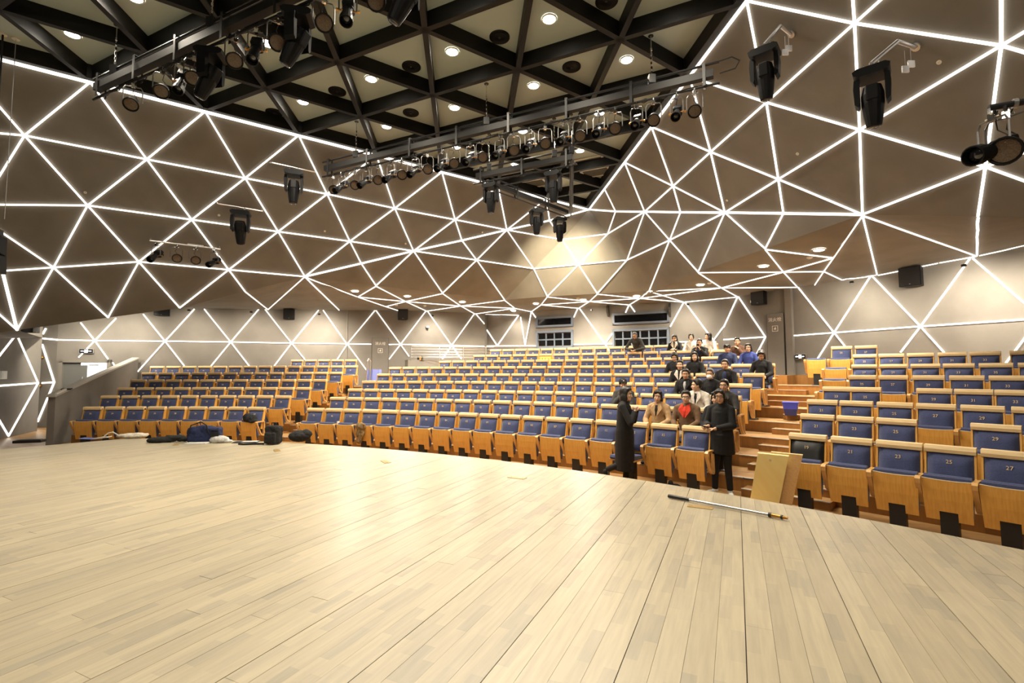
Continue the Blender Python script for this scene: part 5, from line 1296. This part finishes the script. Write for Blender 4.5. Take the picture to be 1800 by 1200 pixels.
# plastic bag under the seat
p = hz(1183, 853, .08); lump('dark_plastic_bag', V((p.x, p.y, 0)), 0, [('b', (0, 0, .05), (.15, .08, .06)), ('b', (-.04, 0, .11), (.04, .04, .06))], 'small dark plastic bag on the floor under a centre front seat', 'bag', 'blk', .01)
# thin cord on the step
p = pol(RK[1]-.7, ang(1312, RK[1]-.7, .3), zc(1)+.012); t = empty('black_hook', p); tag(t, 'short bent black hook lying on the lowest stair tread', 'hook'); bm = bmesh.new(); tube(bm, [(-.08, .06, .0), (-.09, 0, .0), (-.04, -.03, .0), (.06, -.06, 0)], .01, 6); add('wire', fin(bm, 'wire', M['black']), t)
# brass knobs on the left return wall
for k, (px, py) in enumerate(((74, 628), (70, 678))):
    p = WN2(px+2, py); n = n2n if n2n.dot(EYE-p) > 0 else -n2n; t = wall_frame(p+n*.01, n, 'wall_bracket', '%s brass bracket on the edge of the left entrance wall' % ('upper', 'lower')[k], cat='bracket', group='brass wall brackets')
    bm = bmesh.new(); cone(bm, (0, 0, 0), (0, -.1, 0), .05, .035, 12); ball(bm, (0, -.12, 0), .045); add('knob', fin(bm, 'knob', M['brass'], True), t)
p = WN(0, 659); t = wall_frame(p+nN*.02, nN, 'wall_box', 'small pale control box at the left edge on the entrance wall', cat='box'); bx(t, 'case', (0, -.04, 0), (.3, .08, .24), 'trimring'); bx(t, 'cover', (0, -.085, 0), (.2, .01, .14), 'white')
# ------------------------------------------------------------------ people
def skin_mat(nm, c): return mat(nm, c, .5, noise=(8, tuple(x*.88 for x in c), (1, 1, 1), 3))
M['skin1'] = skin_mat('skin_light', (.74, .47, .31)); M['skin2'] = skin_mat('skin_tan', (.60, .35, .21)); M['lips'] = mat('lips', (.38, .10, .08), .5)
M['hair'] = mat('black_hair', (.008, .006, .005), .45, bump=.5, bscale=90); M['hairgrey'] = mat('grey_hair', (.10, .10, .10), .6, bump=.5, bscale=90)
M['eyew'] = mat('eye_white', (.7, .68, .64), .3); M['eyeb'] = mat('iris_dark', (.01, .007, .005), .15)
PAL = dict(black=(.008, .008, .009), coat=(.010, .009, .009), grey=(.09, .095, .10), dgrey=(.045, .043, .042), tan=(.52, .33, .16), red=(.72, .05, .02), brownj=(.18, .10, .05), white=(.72, .66, .58), navy=(.02, .03, .09), blue=(.03, .05, .22), brown=(.10, .045, .025), beige=(.5, .42, .32), jeans=(.05, .06, .09), lgrey=(.45, .45, .47))
CM = {}
def cm(k):
    if k not in CM: CM[k] = cloth('cloth_'+k, PAL[k], sc=18)
    return CM[k]
def rot_about(p, piv, R): return piv + R @ (p-piv)
def remesh(o, v, smooth=3):
    r = o.modifiers.new('remesh', 'REMESH'); r.mode = 'VOXEL'; r.voxel_size = v; r.use_smooth_shade = True
    s_ = o.modifiers.new('soften', 'SMOOTH'); s_.iterations = smooth; s_.factor = .5
    return o
def person(pos, rz, label, pose, hair='short', top='black', legs='black', skin='skin1', yaw=0, nod=0, arms=None, extra=(), vox=.011, shoes='black', lean=0, coat=False, collar=None, shirt=None, female=False, scale=1.0, tilt=0):
    """local frame: -Y is forward, +X the person's left"""
    t = empty('person', pos, rz); tag(t, label, 'person'); t.scale = (scale,)*3
    sit = pose == 'sit'
    hz_ = .58 if sit else .92
    hy = -.26 if sit else 0
    PEL = V((0, hy, hz_))
    RL = Matrix.Rotation(R_(-lean), 3, 'X').inverted() if False else Matrix.Rotation(R_(lean), 3, 'X')
    def up(x, y, z): return PEL + RL @ V((x, y, z))       # torso points, leaning about the hips
    WAI, CHE, NEC = up(0, .01, .20), up(0, .0, .40), up(0, .01, .535)
    HB = up(0, -.015, .578)
    sw = .165 if female else .185
    SH = {s: up(s*sw, .0, .475) for s in (-1, 1)}
    HD = HB + V((0, -.02, .085))
    HR_ = Matrix.Rotation(R_(yaw), 3, 'Z') @ Matrix.Rotation(R_(nod), 3, 'X') @ Matrix.Rotation(R_(tilt), 3, 'Y')
    def hd(x, y, z): return HD + HR_ @ V((x, y, z))
    HRm = HR_
    # ---- body
    bm = bmesh.new()
    ball(bm, hd(0, .012, .035), 1, (.077, .096, .098), HRm); ball(bm, hd(0, -.018, -.035), 1, (.060, .068, .078), HRm)
    ball(bm, hd(0, -.055, -.082), 1, (.030, .028, .024), HRm)          # chin
    ball(bm, hd(0, -.092, -.018), 1, (.014, .017, .026), HRm, sub=1); ball(bm, hd(0, -.101, -.034), 1, (.018, .014, .011), HRm, sub=1)
    ball(bm, hd(0, -.072, .035), 1, (.056, .018, .012), HRm, sub=2)    # brow
    for s in (-1, 1):
        ball(bm, hd(s*.078, .008, -.01), 1, (.012, .020, .032), HRm, sub=1); ball(bm, hd(s*.040, -.068, -.028), 1, (.024, .018, .022), HRm)
    ball(bm, hd(0, -.083, -.063), 1, (.026, .010, .009), HRm, sub=1)
    cone(bm, NEC-V((0, 0, .03)), hd(0, .02, -.05), .056 if not female else .048, .050 if not female else .043, 12)
    tw = .9 if female else 1.0
    ball(bm, CHE, 1, (.165*tw, .105, .17), RL); ball(bm, WAI, 1, (.145*tw, .10, .15), RL); ball(bm, PEL, 1, (.165, .115, .12))
    ball(bm, up(0, 0, .455), 1, (.14*tw, .07, .06), RL)
    arms = arms or {}
    AR = {}
    for s in (-1, 1):
        el, ha, fd, curl = arms.get(s, (None,)*4)
        if el is None:
            if sit: el, ha, fd, curl = (s*.23, hy-.08, hz_+.22), (s*.12, hy-.30, hz_+.14), (-s*.4, -1, -.2), .5
            else: el, ha, fd, curl = (s*.24, .03, 1.12), (s*.24, -.03, .86), (0, -.1, -1), .4
        AR[s] = (V(el), V(ha), V(fd).normalized(), curl)
        el, ha, fd = AR[s][:3]
        cone(bm, SH[s]-V((0, 0, .02)), el, .043, .037, 10); ball(bm, SH[s]-V((0, 0, .02)), .043); ball(bm, el, .040, sub=1); cone(bm, el, ha, .038, .026, 10)
        # hand: palm, four fingers, thumb
        px_ = fd.cross(V((0, 0, 1))); px_ = px_.normalized() if px_.length > .05 else V((1, 0, 0)); pn_ = px_.cross(fd).normalized()
        HM = Matrix((px_, fd, pn_)).transposed()
        ball(bm, ha+fd*.045, 1, (.041, .052, .018), HM)
        for q in range(4):
            o_ = (q-1.5)*.021; ln = (.058, .070, .066, .050)[q]*.62
            b0 = ha+fd*.080+px_*o_; d1 = (fd*math.cos(curl*.8)-pn_*math.sin(curl*.8)); d2 = (fd*math.cos(curl*2)-pn_*math.sin(curl*2))
            b1_ = b0+d1*ln; b2_ = b1_+d2*ln*.9
            cone(bm, ha+fd*.05+px_*o_, b0, .0105, .0100, 6); cone(bm, b0, b1_, .0100, .0092, 6); cone(bm, b1_, b2_, .0092, .0078, 6); ball(bm, b1_, .0095, sub=1); ball(bm, b2_, .008, sub=1)
        tb = ha+fd*.02-px_*s*.03*1; td = (fd*.7-px_*s*.6-pn_*.35).normalized(); t1_ = tb+td*.045; t2_ = t1_+(td+fd*.5).normalized()*.035
        cone(bm, tb, t1_, .013, .011, 6); cone(bm, t1_, t2_, .011, .009, 6); ball(bm, t2_, .0095, sub=1)
    # legs
    LG = {}
    for s in (-1, 1):
        hip = PEL+V((s*.085, 0, -.02))
        if sit: kn, an, toe = V((s*.11, hy-.40, .55)), V((s*.10, hy-.42, .12)), V((0, -1, 0))
        else: kn, an, toe = V((s*.09, -.02, .50)), V((s*.10, .03, .08)), V((s*.15, -1, 0))
        if 'legs' in dict(extra): kn, an, toe = [V(q) for q in dict(extra)['legs'][s]]
        LG[s] = (hip, kn, an, toe.normalized())
        cone(bm, hip, kn, .078, .052, 10); ball(bm, hip, .08); ball(bm, kn, .052); cone(bm, kn, an, .050, .034, 10)
        ft = an+V((0, 0, -.045)); ball(bm, ft+LG[s][3]*.07, 1, (.038, .10, .03), Matrix((LG[s][3].cross(V((0, 0, 1))).normalized(), LG[s][3], V((0, 0, 1)))).transposed() if abs(LG[s][3].z) < .9 else None)
    me = fin(bm, 'body', M[skin], True); body = remesh(add('body', me, t), vox*.85, 2)
    # ---- face details
    for s in (-1, 1):
        bm = bmesh.new(); ball(bm, hd(s*.031, -.081, .006), 1, (.0130, .006, .0055), HRm, sub=2); e_ = add('eye', fin(bm, 'eye', M['eyew'], True), body)
        bm = bmesh.new(); ball(bm, hd(s*.031, -.0855, .006), 1, (.0068, .004, .0056), HRm, sub=1); add('iris', fin(bm, 'iris', M['eyeb'], True), e_)
        bm = bmesh.new(); tube(bm, [hd(s*.014, -.0895, .024), hd(s*.031, -.0925, .029), hd(s*.050, -.080, .024)], .0036, 5); add('eyebrow', fin(bm, 'eyebrow', M['hair']), body)
    bm = bmesh.new(); ball(bm, hd(0, -.0905, -.063), 1, (.021, .006, .006), HRm, sub=2); add('mouth', fin(bm, 'mouth', M['lips'], True), body)
    # ---- hair
    bm = bmesh.new()
    hm = 'hairgrey' if hair == 'grey' else 'hair'
    ball(bm, hd(0, .026, .052), 1, (.086, .098, .092), HRm, sub=3)
    ball(bm, hd(0, -.040, .098), 1, (.064, .042, .030), HRm)
    if hair in ('bob', 'long', 'bun', 'tail'):
        for s in (-1, 1): ball(bm, hd(s*.070, .005, .02), 1, (.022, .055, .065), HRm); ball(bm, hd(s*.045, -.06, .088), 1, (.032, .028, .032), HRm)
        ball(bm, hd(0, .05, .0), 1, (.08, .07, .10), HRm)
    else:
        for s in (-1, 1): ball(bm, hd(s*.070, .022, .03), 1, (.020, .052, .050), HRm)
        ball(bm, hd(0, .062, -.005), 1, (.068, .045, .07), HRm)
    if hair == 'bob':
        for s in (-1, 1): ball(bm, hd(s*.077, .015, -.06), 1, (.032, .068, .088), HRm)
        ball(bm, hd(0, .065, -.07), 1, (.088, .055, .095), HRm)
    if hair == 'long':
        for s in (-1, 1): ball(bm, hd(s*.072, .01, -.09), 1, (.024, .05, .12), HRm)
        ball(bm, hd(0, .07, -.10), 1, (.08, .04, .13), HRm)
    if hair == 'tail': ball(bm, hd(.07, .07, -.06), 1, (.035, .04, .09), HRm); ball(bm, hd(.075, .05, -.14), 1, (.028, .03, .06), HRm)
    if hair == 'bun': ball(bm, hd(0, .11, .07), .045)
    add('hair', fin(bm, 'hair', M[hm], True), t); ho = t.children[-1]
    remesh(ho, .012, 1)
    ex = dict(extra)
    if 'glasses' in ex:
        g = empty('glasses', (0, 0, 0), 0, t); g.name = 'glasses_root'
        bpy.data.objects.remove(g)
        bm = bmesh.new()
        for s in (-1, 1):
            tube(bm, [hd(s*.032+.023*math.cos(a*math.pi/6), -.101-.003*math.sin(a), .004+.018*math.sin(a*math.pi/6)) for a in range(12)], .0024, 4, closed=True)
            cone(bm, hd(s*.055, -.10, .010), hd(s*.083, -.0, .008), .0022, .0022, 4)
        cone(bm, hd(-.009, -.104, .008), hd(.009, -.104, .008), .0022, .0022, 4); add('glasses', fin(bm, 'glasses', M['black']), t)
    if 'cap' in ex:
        bm = bmesh.new(); ball(bm, hd(0, .016, .062), 1, (.092, .106, .086), HRm, sub=3)
        q = [hd(.085*math.sin(a), -.07-.105*math.cos(a), .068-.010) for a in [R_(x) for x in range(-80, 81, 20)]]
        A = [bm.verts.new(p) for p in q]; B = [bm.verts.new(p+HR_ @ V((0, .0, .012))) for p in q]; bm.faces.new(A); bm.faces.new(B[::-1])
        for k in range(len(q)): bm.faces.new((A[k], A[(k+1) % len(q)], B[(k+1) % len(q)], B[k]))
        cp = add('cap', fin(bm, 'cap', cm('black'), False), t)
        bm = bmesh.new(); ball(bm, hd(0, -.096, .09), 1, (.022, .006, .012), HRm, sub=1); add('cap_badge', fin(bm, 'cap_badge', M['letter']), cp)
    if 'mask' in ex:
        bm = bmesh.new(); ball(bm, hd(0, -.072, -.052), 1, (.058, .050, .050), HRm, sub=3); mk = add('face_mask', fin(bm, 'face_mask', M['white'], True), t)
        bm = bmesh.new()
        for s in (-1, 1): cone(bm, hd(s*.055, -.07, -.04), hd(s*.086, .0, .0), .002, .002, 4)
        add('ear_loop', fin(bm, 'ear_loop', M['white']), mk)
    # ---- clothes
    tm = cm(top)
    bm = bmesh.new(); cone(bm, up(0, .008, .45), up(0, .004, .56), .12, .068 if not female else .060, 14)
    for s in (-1, 1): cone(bm, SH[s]+V((-s*.02, 0, .0)), up(s*.03, .005, .53), .058, .055, 12)
    g_ = .016
    ball(bm, CHE+V((0, 0, -.01)), 1, (.165*tw+g_, .105+g_, .17), RL); ball(bm, WAI, 1, (.158*tw+g_, .112+g_, .17), RL); cone(bm, up(0, 0, .42), up(0, 0, .04), .125, .125, 16); ball(bm, PEL+V((0, 0, .02)), 1, (.17, .125, .11))
    ball(bm, up(0, .0, .475), 1, (.15*tw+g_, .075+g_, .055), RL)
    for s in (-1, 1):
        el, ha = AR[s][:2]
        w0 = ha+(el-ha).normalized()*.03
        ball(bm, SH[s]-V((0, 0, .012)), .062); cone(bm, SH[s]-V((0, 0, .015)), el, .060, .056, 12); ball(bm, el, .057); cone(bm, el, w0, .057, .047, 12)
    if coat:
        cz = coat
        cone(bm, up(0, .0, .40), PEL+V((0, 0, .06)), .155, .185, 18, sx=.78); cone(bm, PEL+V((0, 0, .06)), V((0, .01, cz)), .185, .20, 18, sx=.85)
    jk = add('jacket' if top not in ('lgrey',) else 'shirt', fin(bm, 'jacket', tm, True), t); remesh(jk, vox*1.25, 2)
    if collar:
        bm = bmesh.new()
        for s in (-1, 1):
            a0_, a1_, a2_ = up(s*.035, -.085, .535), up(s*.10, -.105, .47), up(s*.045, -.125, .33)
            q = [up(s*.012, -.135, .30), up(s*.030, -.085, .53), up(s*.075, -.055, .55), up(s*.115, -.115, .44)]
            A = [bm.verts.new(p) for p in q]; B = [bm.verts.new(p+RL @ V((0, -.014, .0))) for p in q]; bm.faces.new(A); bm.faces.new(B[::-1])
            for k in range(4): bm.faces.new((A[k], A[(k+1) % 4], B[(k+1) % 4], B[k]))
        tube(bm, [up(.06*math.cos(a), .015+.06*math.sin(a), .545+.015*math.sin(a)) for a in [R_(x) for x in range(-20, 201, 20)]], .016, 6)
        add('collar', fin(bm, 'collar', cm(collar)), jk)
    if shirt:
        bm = bmesh.new(); ball(bm, up(0, -.078, .38), 1, (.062, .056, .13), RL, sub=3); ball(bm, up(0, -.03, .50), 1, (.055, .045, .045), RL)
        add('shirt_front', fin(bm, 'shirt_front', cm(shirt), True), jk)
    if 'belt_stripes' in ex: pass
    bm = bmesh.new()
    for s in (-1, 1):
        hip, kn, an, toe = LG[s]
        cone(bm, hip, kn, .092, .064, 12); ball(bm, hip, .092); ball(bm, kn, .064); cone(bm, kn, an, .062, .048, 12)
    ball(bm, PEL, 1, (.172, .125, .10))
    remesh(add('trousers', fin(bm, 'trousers', cm(legs), True), t), vox*1.25, 2)
    for s in (-1, 1):
        hip, kn, an, toe = LG[s]; ft = an+V((0, 0, -.045))
        side = toe.cross(V((0, 0, 1))) ; side = side.normalized() if side.length > .1 else V((1, 0, 0)); upv = side.cross(toe).normalized()
        RM = Matrix((side, toe, upv)).transposed()
        bm = bmesh.new(); ball(bm, ft+toe*.075, 1, (.047, .115, .036), RM); ball(bm, ft-toe*.005+upv*.02, 1, (.044, .055, .048), RM); sh = remesh(add('shoe', fin(bm, 'shoe', M['white'] if shoes == 'white' else cm(shoes), True), t), .01, 1)
        bm = bmesh.new(); box(bm, ft+toe*.065-upv*.034, (.082, .235, .016), rot=RM, bev=.004); add('sole', fin(bm, 'sole', M['trimring'] if shoes == 'white' else M['doorgrey']), sh)
    if 'phone' in ex:
        p_, r2 = ex['phone']; bm = bmesh.new(); box(bm, p_, (.075, .010, .15), rot=r2, bev=.003); ph = add('phone', fin(bm, 'phone', M['black']), None)
        ph.matrix_world = Matrix.Translation(V(pos)) @ Matrix.Rotation(rz, 4, 'Z') @ Matrix.Scale(scale, 4); tag(ph, ex['phonelabel'], 'phone')
        ph.name = 'phone'
    return t
def seat_of(k): q = PS[k]; return SEATPOS[q][0], SEATPOS[q][1]
FOLD = {s: ((s*.24, -.36, .74), (s*.03, -.50, .80), (-s*.9, -.5, .1), .6) for s in (-1, 1)}
def shoulders_to(y, z, x=.05): return {s: ((s*.24, -.34, .74), (s*x, y, z), (-s*.35, -.8, .3), 1.0) for s in (-1, 1)}
specs = [
 (0, 'person in dark cap and grey hooded jacket seated in the third row, hand at chin', dict(top='dgrey', skin='skin2', hair='short', extra=[('cap', 1)], yaw=12, nod=6, arms={-1: ((-.2, -.40, .78), (-.03, -.36, .98), (.1, .1, 1), 1.2)})),
 (1, 'person in tan coat over black top seated in the second row, smiling', dict(top='tan', collar='tan', shirt='black', hair='tail', female=True, nod=4, tilt=6)),
 (2, 'person with glasses in brown jacket with red front seated in the second row', dict(top='brownj', collar='red', shirt='red', hair='short', extra=[('glasses', 1)], legs='beige')),
 (3, 'person in black leather jacket mostly hidden behind the standing person with phone', dict(top='black', hair='long', female=True, yaw=-10)),
 (4, 'person in white jacket turning the head sideways in the third row', dict(top='white', collar='white', shirt='black', hair='short', yaw=-70)),
 (5, 'person with glasses in dark grey jacket on the aisle seat of the third row', dict(top='dgrey', collar='dgrey', shirt='lgrey', hair='short', skin='skin2', legs='beige', yaw=-12, extra=[('glasses', 1)])),
 (6, 'person with white face mask and grey hair in the fourth row', dict(top='black', hair='grey', skin='skin2', extra=[('mask', 1)], yaw=-8)),
 (7, 'person in black suit jacket with pale shirt in the fourth row', dict(top='black', collar='black', shirt='lgrey', hair='short', skin='skin2', nod=6)),
 (8, 'person with high forehead in dark navy jacket in the fifth row', dict(top='black', shirt='navy', hair='short', skin='skin2', yaw=-6)),
 (9, 'person in black jacket with white collar, hands together, in the fifth row', dict(top='black', collar='white', hair='short', arms=shoulders_to(-.42, .82))),
 (10, 'person with tied hair looking down at papers in the sixth row', dict(top='black', hair='tail', female=True, nod=22, arms=shoulders_to(-.45, .82))),
 (11, 'person with short black hair and black jacket in the sixth row, facing the stage', dict(top='black', hair='bob', female=True)),
 (12, 'person in black cap and navy jacket in the seventh row', dict(top='navy', skin='skin2', hair='short', extra=[('cap', 1)])),
 (13, 'person with glasses in blue hooded jacket on the end seat of the seventh row', dict(top='blue', hair='tail', female=True, extra=[('glasses', 1)])),
 (14, 'person in black t-shirt looking down on the aisle seat of the sixth row', dict(top='black', hair='tail', female=True, nod=30, skin='skin2')),
 (15, 'person in brown sweater with hand at the mouth in the eighth row', dict(top='brown', hair='short', skin='skin2', arms={1: ((.22, -.42, .80), (.03, -.40, 1.06), (-.8, .1, .6), 1.2)})),
 (16, 'person in black jacket raising a phone in front of the face in the eighth row', dict(top='black', shirt='navy', hair='short', skin='skin2', arms={s: ((s*.22, -.42, .86), (s*.045, -.46, 1.05), (-s*.3, -.1, 1), 1.1) for s in (-1, 1)}, extra=[('phone', ((0, -.50, 1.14), None)), ('phonelabel', 'black phone held up by the person in the eighth row')])),
 (17, 'person with glasses and dark jacket looking down in the back row, leftmost seated there', dict(top='black', collar='beige', hair='tail', female=True, nod=18, extra=[('glasses', 1)], arms=shoulders_to(-.42, .85))),
 (18, 'person with glasses in white jacket in the back row', dict(top='white', collar='white', hair='bun', female=True, extra=[('glasses', 1)])),
 (19, 'person in white jacket with curly black hair turned sideways in the back row', dict(top='white', hair='bob', yaw=-60)),
]
for k, lb, kw in specs:
    p, rz = seat_of(k)
    toward = math.atan2(-(EYE.x-p.x), (EYE.y-p.y))  # heading whose -Y looks at the camera
    hdg = math.atan2((EYE.x-p.x), -(EYE.y-p.y))
    rel = math.degrees((hdg-rz+math.pi) % (2*math.pi)-math.pi)
    kw = dict(kw); kw['yaw'] = kw.get('yaw', 0)+max(-60, min(60, rel*.85))
    person(p, rz, lb, 'sit', vox=.012, **kw)
# person leaning over the back row seats
q = nearest_seat('centre', 7, 1122); p8 = SEATPOS[q][0]; rz = SEATPOS[q][1]; fwd8 = Matrix.Rotation(rz, 3, 'Z') @ V((0, -1, 0))
q9 = SEATPOS[nearest_seat('centre', 8, 1133)]
hdg = math.atan2((EYE.x-p8.x), -(EYE.y-p8.y))
rel = (hdg-rz+math.pi) % (2*math.pi)-math.pi
base = p8-fwd8*.42; base.z = zc(8)
person(base, rz, 'person with grey cropped hair leaning forward over the eighth row seat backs', 'stand', hair='grey', top='dgrey', skin='skin2', yaw=math.degrees(rel)*.8, nod=22, lean=38, scale=.92,
       arms={s: ((s*.34, -.40, .98), (s*.06, -.62, .90), (-s*.8, -.5, 0), 1.0) for s in (-1, 1)}, extra=[('glasses', 1), ('phone', ((0, -.66, .93), Matrix.Rotation(R_(70), 3, 'X'))), ('phonelabel', 'small black phone in the hands of the leaning person')], vox=.012)
# standing person in the long black coat, seen in profile, one knee on a seat
pA = pol(19.62, ang(1096, 19.62, .5), 0)
hA = math.atan2((EYE.x-pA.x), -(EYE.y-pA.y))
person(pA, hA+R_(80), 'standing person in long black coat with bob hair, turned to the right, one foot raised', 'stand', hair='bob', top='coat', legs='coat', skin='skin1', female=True, yaw=-8, coat=.30, vox=.008, scale=.985,
       arms={-1: ((-.25, -.14, 1.12), (-.05, -.19, 1.31), (.6, -.1, .7), 1.0), 1: ((.24, -.12, 1.12), (.05, -.20, 1.34), (-.7, .1, .4), 1.0)},
       extra=[('legs', {1: ((.09, -.02, .50), (.10, .02, .08), (.1, -1, 0)), -1: ((-.10, -.08, .47), (-.10, .30, .30), (0, -.1, -1))})])
# standing person in black with a phone, facing the camera
pB = pol(20.22, ang(1265, 20.22, .3), 0); hB = math.atan2((EYE.x-pB.x), -(EYE.y-pB.y))
person(V((pB.x, pB.y, 0)), hB-R_(22), 'standing person with glasses in black sweater and trousers, white shoes, holding a phone', 'stand', hair='tail', top='black', legs='black', skin='skin2', female=True, yaw=14, tilt=-4, vox=.008, shoes='white', coat=.66, scale=.97,
       arms={-1: ((-.22, -.06, 1.13), (-.10, -.27, 1.12), (-.3, -1, .1), .9), 1: ((.21, -.06, 1.13), (-.01, -.27, 1.08), (-.8, -.6, .0), .9)},
       extra=[('glasses', 1), ('legs', {1: ((.09, -.02, .50), (.11, .0, .08), (.5, -1, 0)), -1: ((-.10, -.04, .50), (-.12, -.04, .08), (-.5, -1, 0))}), ('phone', ((-.10, -.40, 1.12), Matrix.Rotation(R_(75), 3, 'X'))), ('phonelabel', 'white edged black phone held by the standing person in black')])
